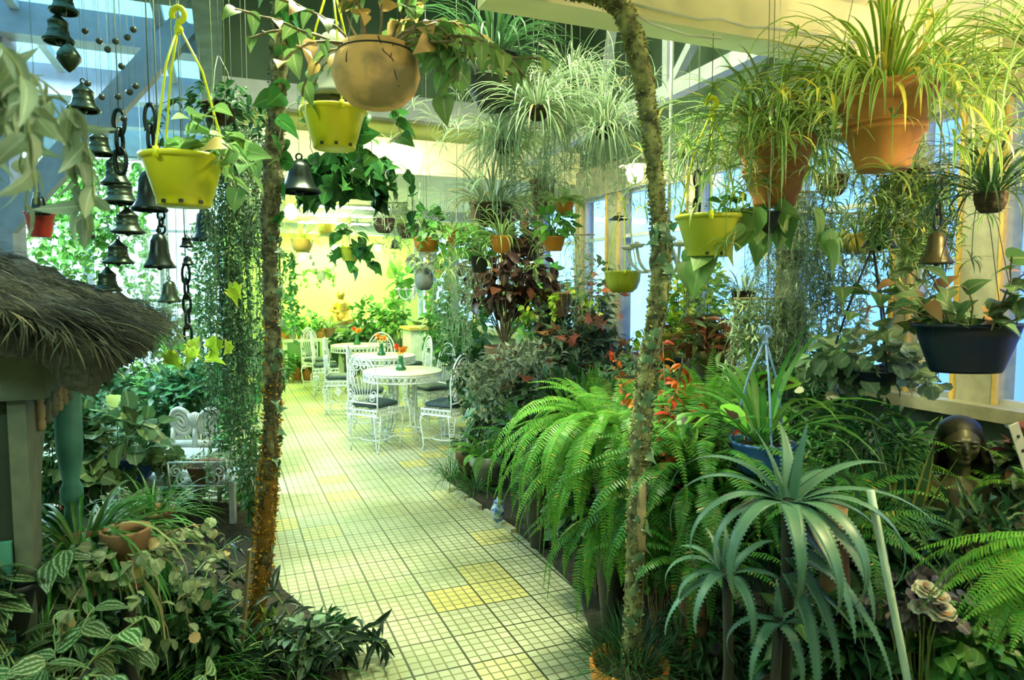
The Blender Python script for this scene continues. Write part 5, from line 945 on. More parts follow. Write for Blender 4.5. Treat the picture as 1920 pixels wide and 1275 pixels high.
# ---------------------------------------------------------------- lower left plants
stand('plant with silver striped leaves at the bottom left corner', 80, 1262, 1.85, 170, 0, 'taper', M_BLK, lambda f, r: (twigs(f, 28, .24, T_OV, .090, .028, 331, (.4, 1.5), (.2, 1.5), 6, r * .8, start=.4, mi=0, smi=1, droop=.35, jit=.35)), [M_PIL, M_STEMG])
stand('smaller plant with silver striped leaves beside the teal column', 25, 1085, 2.0, 120, 0, 'taper', M_BLK, lambda f, r: (twigs(f, 14, .20, T_OV, .095, .029, 332, (.4, 1.5), (.2, 1.5), 6, r * .8, start=.4, mi=0, smi=1, droop=.5, jit=.35)), [M_PIL, M_STEMG])
grow('striped_plant', 'few silver striped sprigs among the grass below the trailing plant', 'plant', 262, 1215, 2.1, lambda f, h: twigs(f, 6, h * 1.25, T_OV, .085, .028, 333, (1.1, 1.5), (.0, .5), 9, .10, start=.6, mi=0, smi=1, droop=.5), [M_PIL, M_STEMG])
stand('clump of long arching grass in a clay pot at lower left', 150, 1010, 2.35, 90, 0, 'taper', M_TERB, lambda f, r: blades(f, 190, .52, .008, 334, (.0, 1.2), (1.8, 3.2), r * .7, 0, 11), M_GRASSL)
stand('brown pot with trailing round leaves hanging down at lower left', 235, 990, 2.25, 90, 0, 'rimmed', M_TERB, lambda f, r: (trail(f, 28, .46, T_RND, .036, .018, 335, r * 1.2, 13, mi=0, smi=1, out=.3, lj=.5), bush(f, (0, -.03, .0), (.13, .13, .07), 90, T_RND, .042, .021, 336, .6)), [M_BEG, M_TWIG])
stand('tuft of bright grass behind the trailing round leaved plant', 285, 955, 3.1, 80, 0, 'taper', M_TERB, lambda f, r: blades(f, 90, .28, .006, 337, (.3, 1.5), (1.2, 2.8), r * .7), M_GRASSL)
for i, (x, y, Y, n, L, lab) in enumerate([(595, 1140, 2.95, 16, .30, 'dark bronze plant with long pointed leaves right of the left pole foot'), (365, 1110, 3.0, 20, .34, 'dark bronze plant with long pointed leaves left of the wooden stake'), (330, 1075, 3.3, 14, .45, 'dark bronze plant with pointed leaves below the white bench')]): grow('dark_leaved_plant', lab, 'plant', x, y + 50, Y, lambda f, h, n=n, L=L, i=i: twigs(f, n, L, T_LAN, .125, .014, 340 + i, (.6, 1.5), (.2, 2.2), 12, .12, mi=0, smi=1, droop=.35, jit=.45), [M_TRAD, M_STEMG])
shrub('grey green sage like plant at the bottom beside the path', 575, 1215, 2.85, 130, 110, 260, T_OV, .06, .019, leafmat('sage_leaf', (.20, .33, .20), (.3, .42, .28), 'plain'), 351, .04); shrub('low dark leafy plant in the bed below the grass clump', 250, 1140, 2.7, 250, 170, 420, T_OV, .075, .026, M_GRND, 352, .04); shrub('low dark plant left of the left pole foot', 365, 1190, 2.75, 150, 130, 420, T_LAN, .09, .017, M_GRND, 353, .04); shrub('deep green leaves filling the corner behind the striped plant', 60, 1120, 2.5, 260, 240, 480, T_OV, .08, .028, M_GRND, 354, .04)
for i, (x, y, Y, n, lab) in enumerate([(400, 1268, 2.78, 130, 'fine grass tuft at the foot of the wooden stake'), (330, 1262, 2.6, 130, 'fine grass tuft at the bottom edge left of the stake'), (530, 1268, 2.80, 90, 'fine grass tuft at the bottom edge by the yellow ivy'), (215, 1255, 2.4, 110, 'fine grass tuft at the bottom edge beside the striped plant')]): grow('grass_tuft', lab, 'grass', x, y, Y, lambda f, h, n=n, i=i: blades(f, n, .30, .004, 360 + i, (.4, 1.5), (.8, 2.4), .16), M_GRASS, group='grass tufts along the front of the left bed')
shrub('feathery green plant at the edge of the path by the sage', 620, 1190, 3.0, 70, 90, 220, T_LAN, .06, .012, M_GRND, 355, .04); grow('ivy_patch', 'small pale ivy sprigs left of the wooden stake', 'ivy', 412, 1215, 2.78, lambda f, h: twigs(f, 5, .22, T_IVY, .05, .025, 356, (.8, 1.5), (.3, 1), 5, .05, mi=0, smi=1), [M_IVYV, M_STEMG])
# stake
p = G(450, 1248, .04); t = thing('wooden_stake', 'thin pale wooden stake leaning beside the left mossy pole', 'stake', p); q = P(468, 1030, p[1]) - p; obj('rod', MB().bar((0, 0, -.03), q, .022, .012), M_SPIN, t, smooth=False)
# yellow ivy strands near the thatch
for i, (x, y, Y, n, lab) in enumerate([(335, 655, 2.6, 5, 'bright yellow ivy sprig above the broad leaved plant'), (408, 655, 2.7, 4, 'bright yellow ivy sprig left of the mossy pole, level with the thatch'), (430, 555, 2.8, 2, 'single bright ivy leaf on a thread, beside the chain')]):
    p = P(x, y, Y); zt = roof_z(p[0], p[1]) - p[2]; t = thing('ivy_strand', lab, 'ivy', p); f = MB(); g = rg(370 + i); pos = np.stack([g.normal(0, .035, n), g.normal(0, .02, n), g.normal(0, .03, n)], 1); f.scatter(T_IVY, pos, np.stack([g.normal(0, .8, n), g.normal(0, .3, n), -.5 * np.ones(n)], 1), np.stack([g.normal(0, .3, n), -np.ones(n), .3 * np.ones(n)], 1), .075, .036)
    for pp in pos: f.tube([(0, 0, .06), pp * .5 + [0, 0, .03], pp], .0015, 4, mi=1)
    obj('foliage', f, [M_IVYY, M_STEMG], t); obj('vine_stem', MB().tube([(0, 0, .05), (.01, .01, zt * .5), (0, 0, zt)], .0016, 4), M_STEMG, t)
t = thing('red_bucket', 'red bucket glimpsed under the white bench at its left end', 'bucket', R(*ul(P(137, 960, 4.75)), 0)); obj('bucket_body', MB().lathe(pprof('plain', .10, .36), 24), M_REDP, t); obj('handle', MB().tube([(.1 * cos(a), 0, .34 + .09 * sin(a)) for a in np.linspace(0, pi, 12)], .004, 5), M_WIRE, t)
# ================================================================ back of the room
M_SHELF = mat('white_shelf', (.72, .76, .66), None, 6, .5)
a_ = PL(600, 605, 13.2); b_ = PL(722, 605, 13.2); t = thing('wall_shelf', 'white shelf on the lime wall below the golden statuette', 'shelf', (a_ + b_) / 2, PHI); w_ = np.linalg.norm(b_ - a_); z0 = ((a_ + b_) / 2)[2]
obj('shelf_board', MB().box((-w_ / 2, -.18, -.09), (w_ / 2, .72, 0)), M_SHELF, t, smooth=False)
for x in (-w_ * .4, w_ * .4): obj('support', MB().box((x - .06, -.1, -z0), (x + .06, .6, -.09)), M_SHELF, t, smooth=False)
ztop = z0
def boned(bones, balls, vox=.01, seg=12):
    """one continuous body: limbs and masses fused by a remesh"""
    m = MB()
    for pts, r in bones: m.tube(pts, r, seg)
    for c, r, sc in balls: m.ball(c, r, 16, 0, sc)
    return m
def fused(name, mb, m, par, vox, smooth=4):
    o = obj(name, mb, m, par); r_ = o.modifiers.new('fuse', 'REMESH'); r_.mode = 'VOXEL'; r_.voxel_size = vox; r_.use_smooth_shade = True; s_ = o.modifiers.new('soften', 'SMOOTH'); s_.factor = .5; s_.iterations = smooth; return o
M_GOLDS = mat('gilded', (.62, .42, .08), (.36, .22, .04), 14, .35, 0, .6)
p = PL(640, 604, 13.0); p[2] = ztop; t = thing('golden_statuette', 'small golden seated statuette on the white shelf', 'statuette', p, .2)
fused('body', boned([([(0, 0, .06), (0, .01, .2), (0, 0, .38), (0, 0, .44)], [.13, .12, .11, .05]), ([(-.10, 0, .36), (-.17, -.06, .24), (-.06, -.14, .20)], [.05, .04, .035]), ([(.10, 0, .36), (.18, -.02, .24), (.16, -.14, .10)], [.05, .04, .035]), ([(-.07, 0, .10), (-.12, -.2, .12), (-.08, -.24, .01)], [.075, .06, .045]), ([(.07, 0, .10), (.2, -.14, .06), (.02, -.2, .04)], [.075, .06, .05])], [((0, -.01, .53), .085, (.9, 1, 1.15)), ((0, -.10, .525), .018, (1, 1, 1))], .012), M_GOLDS, t, .012)
obj('plinth', MB().box((-.22, -.2, -.0), (.22, .2, .05)), M_TERB, t, smooth=False)
def p_shelf(s, k): return (lambda f, r: blades(f, 30, .34, .014, s, (.4, 1.5), (.5, 1.8), r * .5)) if k == 'b' else ((lambda f, r: bush(f, (0, 0, .12), (.2, .18, .16), 60, T_OV, .11, .04, s, stem=8)) if k == 'g' else (lambda f, r: fronds(f, 14, .35, .05, s, per=18)))
shl = PL(528, 634, 12.6); shr = PL(645, 634, 12.6); t = thing('plant_bench', 'low board bench carrying small pots along the lime wall', 'bench', (shl + shr) / 2 * [1, 1, 0], PHI); zs = (shl[2] + shr[2]) / 2; w_ = np.linalg.norm(shr - shl)
obj('bench_top', MB().box((-w_ / 2, -.16, zs - .05), (w_ / 2, .22, zs)), M_SHELF, t, smooth=False)
for x in (-.45, .45): obj('leg', MB().box((x * w_ - .03, -.1, 0), (x * w_ + .03, .15, zs - .05)), M_SHELF, t, smooth=False)
for i, (x, w_, pm, k, m, lab) in enumerate([(532, 24, M_TERO, 'g', M_GRNL, 'orange pot at the left end of the wall bench'), (547, 20, M_WPOT, 'g', M_GRN, 'pale pot second from the left on the wall bench'), (566, 24, M_TER, 'f', M_FERN, 'terracotta pot in the middle of the wall bench'), (585, 26, M_WPOT, 'g', M_GRN, 'white pot right of the middle of the wall bench'), (600, 20, M_TER, 'b', M_GRNL, 'pot of tall sword leaves on the wall bench'), (618, 22, M_TERB, 'b', M_SPI, 'brown pot of arching leaves at the right end of the wall bench')]):
    q = PL(x, 618, 12.62); s = S(q[1]); stand(lab, x, 616, q[1], w_, 18, 'taper', pm, p_shelf(400 + i, k), m, z=zs, group='small pots on the wall bench')
for i, (x, y, w_, k, m, lab) in enumerate([(555, 712, 26, 'b', M_GRNL, 'terracotta pot of sword leaves on the floor left of the chairs'), (533, 716, 24, 'g', M_GRN, 'terracotta pot of bushy green on the floor beside the left pole'), (577, 712, 26, 'g', M_GRND, 'dark leafy pot on the floor just left of the chair backs')]):
    Y = G(x, y)[1]; stand(lab, x, y - 26, Y, w_, 0, 'taper', M_TER, p_shelf(410 + i, k), m, base=.0)
shrub('round bushy green plant on the floor in front of the white shelf', 690, 600, 12.2, 66, 80, 260, T_OV, .11, .04, M_GRN, 420); shrub('round pale bushy plant right of the golden statuette', 735, 592, 12.0, 60, 76, 260, T_OV, .11, .04, M_GRNL, 421); shrub('dark leafy plant below the white shelf', 655, 640, 11.9, 70, 50, 160, T_OV, .13, .05, M_GRND, 422); shrub('large leafy plant behind the right hand chairs', 830, 620, 10.4, 80, 120, 280, T_OV, .13, .05, M_GRN, 423)
shrub('monstera with broad slit leaves against the lime wall corner', 752, 525, 12.4, 34, 50, 18, T_MON, .34, .15, M_GRNL, 424, stems=12); shrub('fern like green plant left of the wall bench', 512, 690, 9.6, 60, 90, 240, T_LAN, .15, .02, M_GRN, 425)
p = PL(786, 690, 10.9); p[2] = 0; t = thing('side_cabinet', 'pale cabinet with a wooden top behind the chairs on the right', 'cabinet', p, PHI); zc = PL(786, 612, 10.9)[2]
obj('cabinet_body', MB().box((-.2, -.28, 0), (.26, .28, zc - .04)), M_SHELF, t, smooth=False); obj('cabinet_top', MB().box((-.24, -.33, zc - .04), (.3, .33, zc)), M_GOLD, t, smooth=False); d_ = obj('door', MB().box((-.17, -.30, .05), (.23, -.28, zc - .08)), M_SHELF, t, smooth=False); obj('knob', MB().ball((.17, -.315, zc * .5), .02, 10), M_BRASS, d_)
# ================================================================ right of the path, middle distance
def pedestal(label, px, py, Y, r=.07, m=None):
    p = P(px, py, Y); h = p[2]; p[2] = 0; t = thing('plant_stand', label, 'plant stand', p); obj('column', MB().lathe([(0, .03), (r * .7, .03), (r * .5, h * .5), (r * .7, h - .03)], 16), m or M_DKW, t); obj('top_plate', MB().lathe([(0, h - .03), (r * 1.5, h - .03), (r * 1.5, h), (0, h)], 20), m or M_DKW, t); obj('base_plate', MB().lathe([(0, 0), (r * 1.6, 0), (r * 1.6, .03), (0, .03)], 20), m or M_DKW, t); return h
h0 = pedestal('dark column stand under the bronze leaved shrub', 945, 682, 5.9)
stand('tall bronze leaved shrub in a brown clay pot right of the tables', 945, 648, 5.9, 74, 34, 'bowl', M_TERB, lambda f, r: (bush(f, (.04, 0, .62), (.38, .32, .38), 330, T_OV, .13, .042, 431, .2, .3, jit=.6, stem=40, smi=1, base=(0, 0, 0)), bush(f, (.16, 0, 1.0), (.16, .14, .16), 50, T_OV, .12, .04, 432, .2, .3)), [M_PURP, M_TWIG], z=h0)
h0 = pedestal('dark stand under the silvery curly plant', 985, 735, 5.4)
stand('silvery curly leaved plant spilling from a dark bowl', 985, 700, 5.4, 70, 30, 'bowl', M_TERB, lambda f, r: (trail(f, 60, .42, T_LAN, .06, .012, 433, r * 2.2, 20, out=.7, wob=.06), bush(f, (0, 0, .12), (.36, .26, .16), 420, T_LAN, .075, .014, 434, .1, .3)), M_SILV, z=h0)
M_DIVY = leafmat('dusky_ivy', (.06, .12, .06), (.18, .24, .14), 'plain', old=(.30, .11, .05), oldp=.84)
for i, (x, y, Y, a, b, n, lab) in enumerate([(1100, 660, 5.6, 190, 130, 480, 'heap of dusky ivy behind the Boston fern'), (1020, 745, 5.2, 160, 120, 380, 'dark ivy low in front of the silvery curly plant'), (1150, 720, 4.9, 120, 110, 320, 'dark ivy heap just left of the crooked pole'), (1070, 600, 6.2, 150, 110, 300, 'dusky climbing ivy in front of the window posts')]): shrub(lab, x, y, Y, a, b, n, T_IVY, .11, .052, M_DIVY, 440 + i, name='ivy_mound', cat='ivy')
shrub('column of pale edged ivy beside the right hand chairs', 915, 775, 5.7, 78, 160, 150, T_IVY, .12, .058, M_IVYV, 446, name='ivy_mound', cat='ivy', stems=20); shrub('dark shrub filling the bed behind the white pot', 955, 815, 6.1, 120, 140, 420, T_OV, .09, .03, M_GRND, 447, .04); shrub('dark shrub under the arching fern fronds', 1055, 900, 4.7, 150, 130, 420, T_OV, .08, .028, M_GRND, 448, .04); shrub('leafy screen in front of the far windows, left part', 870, 600, 8.4, 110, 180, 360, T_OV, .12, .04, M_GRN, 449); shrub('leafy screen in front of the far windows, behind the bronze shrub', 1000, 560, 7.4, 130, 170, 360, T_OV, .11, .035, M_GRNL, 450); shrub('airy shrub with red tinted leaves before the window posts', 1110, 560, 6.6, 120, 160, 300, T_OV, .08, .028, leafmat('red_tinted_leaf', (.16, .26, .08), (.3, .3, .12), 'plain', old=(.45, .12, .04), oldp=.75), 451)
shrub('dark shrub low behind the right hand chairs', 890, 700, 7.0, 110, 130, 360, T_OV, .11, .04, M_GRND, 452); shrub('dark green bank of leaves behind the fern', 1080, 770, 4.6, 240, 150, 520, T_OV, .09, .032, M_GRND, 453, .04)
stand('limewashed clay pot with fern fronds by the bed edge', 911, 858, 5.55, 66, 58, 'rimmed', M_WPOT, lambda f, r: fronds(f, 20, .42, .045, 455, (.3, 1.4), (.8, 2.2), per=30), M_FERN, base=.05, z=.05); stand('brown clay pot behind the limewashed pot', 876, 856, 5.75, 46, 56, 'rimmed', M_TERB, lambda f, r: bush(f, (0, 0, .08), (.14, .12, .1), 60, T_IVY, .07, .035, 456), M_DIVY, z=.05)
grow('grass_tuft', 'fine grassy tuft in front of the brown clay pot', 'grass', 846, 905, 5.75, lambda f, h: blades(f, 90, .34, .004, 457, (.3, 1.5), (1.2, 2.8), .07), M_GRASS); grow('grass_tuft', 'low grassy tuft by the limewashed pot foot', 'grass', 890, 940, 5.4, lambda f, h: blades(f, 90, .25, .005, 458, (.3, 1.5), (1.0, 2.4), .10), M_GRASS)
def jarmat():
    m, n, l, b = newmat('blue_white_porcelain'); t = n.new('ShaderNodeTexCoord'); v = n.new('ShaderNodeTexVoronoi'); v.inputs['Scale'].default_value = 34; l.new(t.outputs['Object'], v.inputs['Vector']); r = ramp(n, l, v.outputs['Distance'], (.05, .12, .45), (.42, .50, .54), .40, .62); l.new(r.outputs[0], b.inputs['Base Color']); b.inputs['Roughness'].default_value = .2; return m
p = G(934, 976, .05); t = thing('ginger_jar', 'small blue and white patterned jar at the bed edge', 'jar', p); obj('jar_body', MB().lathe(pprof('urn', .052, .13), 24), jarmat(), t); obj('lid', MB().lathe([(0, .165), (.008, .165), (.010, .150), (.03, .140), (.034, .128), (0, .128)], 18), jarmat(), t)
# ---------------------------------------------------------------- big fern and neighbours
stand('large Boston fern arching over the path in front of the crooked pole', 1150, 815, 3.05, 70, 0, 'urn', M_BLK, lambda f, r: (fronds(f, 52, .45, .040, 461, (.2, 1.35), (1.4, 2.9), (1.6, 4.6), r * .8, per=46), fronds(f, 40, .46, .038, 462, (.1, 1.4), (1.2, 2.9), None, r * .8, per=44), fronds(f, 34, .74, .040, 463, (.1, 1.0), (2.2, 3.1), (2.9, 5.2), r * .9, per=60), fronds(f, 16, .62, .040, 473, (-.3, .5), (1.6, 2.6), (3.0, 5.0), r * .9, -.1, per=52), fronds(f, 14, .48, .040, 474, (-.3, .5), (1.2, 2.2), (2.8, 5.4), r * .9, -.35, per=44)), [M_FERN], fz=1)
stand('fern tuft with light put into its pale colour, right behind the Boston fern', 1150, 800, 3.6, 70, 0, 'urn', M_BLK, lambda f, r: fronds(f, 40, .40, .045, 464, (.2, 1.4), (.6, 2.2), None, r * .5, per=34), M_FERNY)
stand('deep green fern with long hanging fronds right of the crooked pole', 1310, 890, 2.75, 70, 0, 'urn', M_BLK, lambda f, r: (fronds(f, 150, .66, .040, 465, (.0, 1.4), (1.4, 3.0), None, r * .6, per=48),), M_FERND)
stand('upright fern behind the orange leaved plants', 1330, 760, 3.6, 80, 0, 'urn', M_BLK, lambda f, r: fronds(f, 60, .5, .045, 466, (.6, 1.5), (.4, 1.9), None, r * .5, per=36), M_FERN)
stand('upright fern left of the crooked pole, behind the Boston fern', 1100, 790, 3.9, 80, 0, 'urn', M_BLK, lambda f, r: fronds(f, 24, .46, .03, 467, (1.0, 1.5), (.1, .8), None, r * .6, per=40), M_FERN)
stand('fern on the left of the Boston fern, over the bed edge', 1012, 830, 4.2, 70, 0, 'urn', M_BLK, lambda f, r: fronds(f, 42, .52, .042, 468, (.2, 1.3), (1.2, 2.6), None, r * .6, per=40), M_FERND)
stand('terracotta pot with grassy leaves at the bottom right of the path', 1180, 1238, 2.45, 156, 0, 'rimmed', M_TERO, lambda f, r: blades(f, 260, .21, .003, 470, (.55, 1.5), (.5, 1.7), r * .85), M_GRND)
for i, (x, y, Y, hh, lab) in enumerate([(1275, 720, 3.0, .3, 'orange leaved plant right of the crooked pole'), (1290, 800, 2.95, .3, 'lower orange leaved plant beside the deep green fern')]): grow('orange_leaved_plant', lab, 'plant', x, y, Y, lambda f, h, i=i: twigs(f, 7, h * 1.12, T_CROT, .055, .016, 475 + i, (1.3, 1.52), (.0, .3), 30, .06, start=.62, mi=0, smi=1, droop=.5), [M_ORNG, M_TWIG])
grow('coleus', 'coleus with dark blotched bright green leaves by the blue pot', 'plant', 1362, 745, 2.75, lambda f, h: (twigs(f, 4, h * 1.05, T_OV, .13, .05, 480, (1.4, 1.54), (.0, .15), 7, .05, start=.78, mi=0, smi=1, droop=.7, jit=.3)), [M_COL, M_STEMG])
h0 = pedestal('dark stand under the brown pot of red leaves', 1343, 702, 3.9); stand('wide brown pot of rusty red leaves on a dark stand', 1343, 656, 3.9, 92, 46, 'rimmed', mat('olive_brown_clay', (.24, .17, .06), (.17, .12, .045), 6, .6), lambda f, r: twigs(f, 40, .24, T_LAN, .10, .017, 482, (.3, 1.5), (.1, .9), 8, r * .8, mi=0, smi=1), [leafmat('rusty_leaf', (.26, .09, .04), (.4, .18, .08), 'plain', old=(.14, .20, .06), oldp=.6), M_TWIG], z=h0)
h0 = pedestal('dark stand under the tall ochre pot', 1252, 672, 4.3); stand('tall ochre pot behind the crooked pole', 1252, 628, 4.3, 46, 46, 'taper', M_OCH, lambda f, r: trail(f, 14, .35, T_OV, .05, .02, 483, r, 10), M_YBL, z=h0)
h0 = pedestal('dark stand under the flat terracotta saucer', 1190, 718, 3.75); stand('flat terracotta saucer pot left of the crooked pole', 1190, 706, 3.75, 80, 12, 'plain', M_TERO, lambda f, r: twigs(f, 9, .25, T_IVY, .05, .025, 484, (.3, 1.5), (.5, 2), 6, r * .7), M_IVYV, z=h0)
shrub('bright yellow green blossoming shrub right of the crooked pole', 1305, 570, 4.9, 140, 170, 760, T_OV, .055, .021, M_YBL, 485, stems=40); shrub('bright leafy plant under the candelabra', 1255, 620, 4.8, 70, 80, 200, T_OV, .06, .022, M_YBL, 486); shrub('pale ivy and fern tangle under the orange leaved plants', 1270, 930, 2.9, 110, 150, 420, T_OV, .04, .015, M_GRNL, 487, .04)
shrub('soft green leafy plant behind the blue hanging pot', 1480, 770, 3.5, 170, 150, 420, T_LAN, .07, .012, M_GRN, 488, .04); shrub('pale leafy plant right of the blue hanging pot, by the windows', 1555, 700, 3.8, 130, 130, 360, T_OV, .07, .026, M_GRN, 489, .04); shrub('deep green shrub below the blue hanging pot', 1440, 960, 2.9, 260, 220, 620, T_OV, .07, .025, M_GRND, 490, .04); shrub('dense fine leaved green bush left of the bronze girl', 1620, 860, 3.15, 230, 230, 900, T_LAN, .075, .010, leafmat('fine_green_leaf', (.06, .19, .04), (.12, .28, .08), 'plain'), 491, .04)
for i, (x, y, Y, n, L, lab) in enumerate([(1630, 800, 3.3, 30, .40, 'fern with upright fronds left of the bronze girl'), (1745, 800, 3.32, 26, .30, 'fern arching behind the bronze girl'), (1560, 880, 2.9, 34, .5, 'dark fern behind the aloe'), (1965, 800, 2.9, 18, .22, 'fern right of the bronze girl under the window sill')]): grow('fern', lab, 'fern', x, y, Y, lambda f, h, n=n, L=L, i=i: (fronds(f, n, L, .035, 495 + i, (.3, 1.4), (.5, 2.2), None, .12, h * .75, per=34), f.stems(np.array([[[0, 0, 0], [.01, 0, h * .4], [0, 0, h * .76]]]), .03, 8)), [M_FERN if i != 2 else M_FERND])
grow('snake_plant', 'snake plant with yellow edged upright leaves left of the bronze girl', 'plant', 1690, 960, 2.85, lambda f, h: blades(f, 12, .46, .028, 500, (1.25, 1.54), (.0, .25), .07, h * .8, 8, None, .4), leafmat('snake_leaf', (.05, .15, .05), (.42, .42, .08), 'edge'))
# ---------------------------------------------------------------- bronze girl
M_STAT = mat('dark_bronze_statue', (.11, .10, .045), (.05, .055, .03), 7, .42, .1, .3)
ps = P(1797, 900, 3.1); zb = ps[2]; ps[2] = .04; t = thing('bronze_statue', 'dark bronze statue of a girl with joined hands among the ferns', 'statue', ps, -.35); H_ = zb - .04
bod = boned([([(0, 0, .02), (0, 0, .3), (0, 0, H_ - .28), (0, 0, H_ - .12), (0, .0, H_ - .02), (0, 0, H_ + .03), (0, -.01, H_ + .10)], [.20, .19, .12, .115, .10, .045, .042]),
    ([(-.085, 0, H_ - .01), (-.165, -.01, H_ - .09), (-.175, -.06, H_ - .22), (-.10, -.14, H_ - .20), (-.02, -.18, H_ - .08)], [.05, .045, .04, .034, .024]), ([(.085, 0, H_ - .01), (.165, -.01, H_ - .09), (.175, -.06, H_ - .22), (.10, -.14, H_ - .20), (.02, -.18, H_ - .08)], [.05, .045, .04, .034, .024])],
    [((0, -.02, H_ + .175), .083, (.88, .98, 1.2)), ((0, -.108, H_ + .160), .017, (.75, 1.2, 1.5)), ((0, .03, H_ + .195), .088, (.95, 1, .95)), ((-.03, -.098, H_ + .196), .016, (1.6, .7, .5)), ((.03, -.098, H_ + .196), .016, (1.6, .7, .5)), ((0, -.078, H_ + .105), .022, (1.2, 1, .8)), ((-.035, -.078, H_ + .155), .022, (1, .7, .8)), ((.035, -.078, H_ + .155), .022, (1, .7, .8)), ((0, -.100, H_ + .128), .016, (1.4, .8, .45))])
for sx in (-1, 1):
    for kf in range(5): bod.tube([(sx * .018, -.18, H_ - .085 + 0), (sx * .008, -.19 + .012 * kf, H_ - .05 + .004 * (kf % 3)), (sx * .004, -.195 + .012 * kf, H_ - .005 - .006 * abs(kf - 2))], [.010, .009, .006], 7)
fused('body', bod, M_STAT, t, .006, 3)
hr = MB()
for k_ in range(26):
    a = .0 * pi + (1.0 * pi) * k_ / 25; c, s_ = cos(a), sin(a); hr.tube([(0, .02, H_ + .272), (c * .06, s_ * .08 + .005, H_ + .25), (c * .084, s_ * .10 + .01, H_ + .17), (c * .112, s_ * .10 + .01, H_ + .08), (c * .125, s_ * .09 + .02, H_ + .0)], [.014, .020, .022, .026, .018], 7)
hr.ball((0, .012, H_ + .222), .094, 16, 0, (.95, 1, .8))
fused('hair', hr, mat('darker_bronze', (.025, .026, .014), (.012, .016, .009), 9, .45, .2, .3), t, .008, 3)
for sx in (-1, 1):
    obj('eye', MB().ball((sx * .032, -.097, H_ + .178), .011, 10, 0, (1.3, .6, .7)), M_STAT, t)
# ---------------------------------------------------------------- aloe
ps = P(1478, 955, 1.95); zb = ps[2]; ps[2] = .05; t = thing('aloe', 'large toothed aloe with long drooping leaves at lower right', 'aloe', ps); H_ = zb - .05
obj('stem', MB().tube([(0, .06, 0), (.02, .03, H_ * .6), (0, 0, H_), (0, 0, H_ + .03)], [.022, .020, .018, .016], 12), M_DKS, t)
AL = [(.3, 1.45, .3, .20, .024), (2.3, 1.3, .4, .20, .024), (1.2, 1.2, .6, .22, .024), (.1, .75, 1.5, .36, .026), (-.25, .45, 1.3, .34, .026), (3.0, .7, 2.2, .40, .026), (3.4, .45, 2.4, .42, .026), (2.7, .9, 2.0, .38, .024), (-1.2, .35, 2.2, .38, .030), (-1.6, .2, 1.9, .36, .032), (-1.95, .35, 2.2, .36, .028), (-.7, .5, 2.4, .40, .028), (-2.5, .3, 2.2, .40, .026), (-.95, -.2, 1.4, .34, .026), (.6, .7, 2.2, .38, .024), (-.05, .2, 2.0, .36, .026), (-2.9, .2, 2.3, .36, .024), (-1.4, -.3, 1.2, .36, .026)] + [(-.3 - .21 * j, -.35 - .12 * (j % 3), 1.1, .30 + .03 * (j % 4), .022) for j in range(6)]
for i, (az, e0, k_, L, w_) in enumerate(AL):
    L *= 1.15; m = MB(); thorn_leaf(m, (.012 * cos(az), .012 * sin(az), H_ + .02 + .002 * (i % 5) - (.06 + .05 * (i % 4) if i > 17 else 0)), az, e0, k_, L, w_, i + 1); obj('leaf', m, M_ALOE, t)
ps = P(1362, 1080, 2.02); zb = ps[2]; ps[2] = .05; t = thing('aloe', 'smaller aloe rosette below and left of the large one', 'aloe', ps); H_ = zb - .05; obj('stem', MB().tube([(0, .04, 0), (.02, .02, H_ * .6), (0, 0, H_ + .02)], [.018, .016, .014], 10), M_DKS, t)
for i, (az, e0, k_, L, w_) in enumerate([(3.1, .8, 2.2, .26, .018), (2.6, .9, 2.0, .22, .017), (3.5, .4, 2.3, .26, .018), (-2.2, .4, 2.2, .28, .019), (-1.4, .2, 2.0, .28, .02), (-.6, .5, 2.0, .26, .018), (.2, .9, 1.6, .24, .017), (1.2, 1.3, .5, .14, .016), (2.0, 1.2, .6, .14, .016), (-2.8, -.1, 1.5, .28, .017)]):
    m = MB(); thorn_leaf(m, (.01 * cos(az), .01 * sin(az), H_ + .01), az, e0, k_, L, w_, i + 31); obj('leaf', m, M_ALOE, t)
ps = P(1460, 1170, 1.95); zb = ps[2]; ps[2] = .05; t = thing('aloe', 'lowest aloe rosette near the bottom edge', 'aloe', ps); H_ = zb - .05; obj('stem', MB().tube([(0, .04, 0), (0, 0, H_ + .02)], [.018, .014], 10), M_DKS, t)
for i, (az, e0, k_, L, w_) in enumerate([(3.3, .4, 2.2, .26, .016), (-2.3, .2, 2.0, .26, .017), (-1.5, .1, 1.8, .24, .017), (-.5, .3, 2.2, .24, .016), (.1, .8, 2.0, .22, .015), (1.2, 1.3, .6, .12, .014)]):
    m = MB(); thorn_leaf(m, (0, 0, H_ + .01), az, e0, k_, L, w_, i + 51); obj('leaf', m, M_ALOE, t)
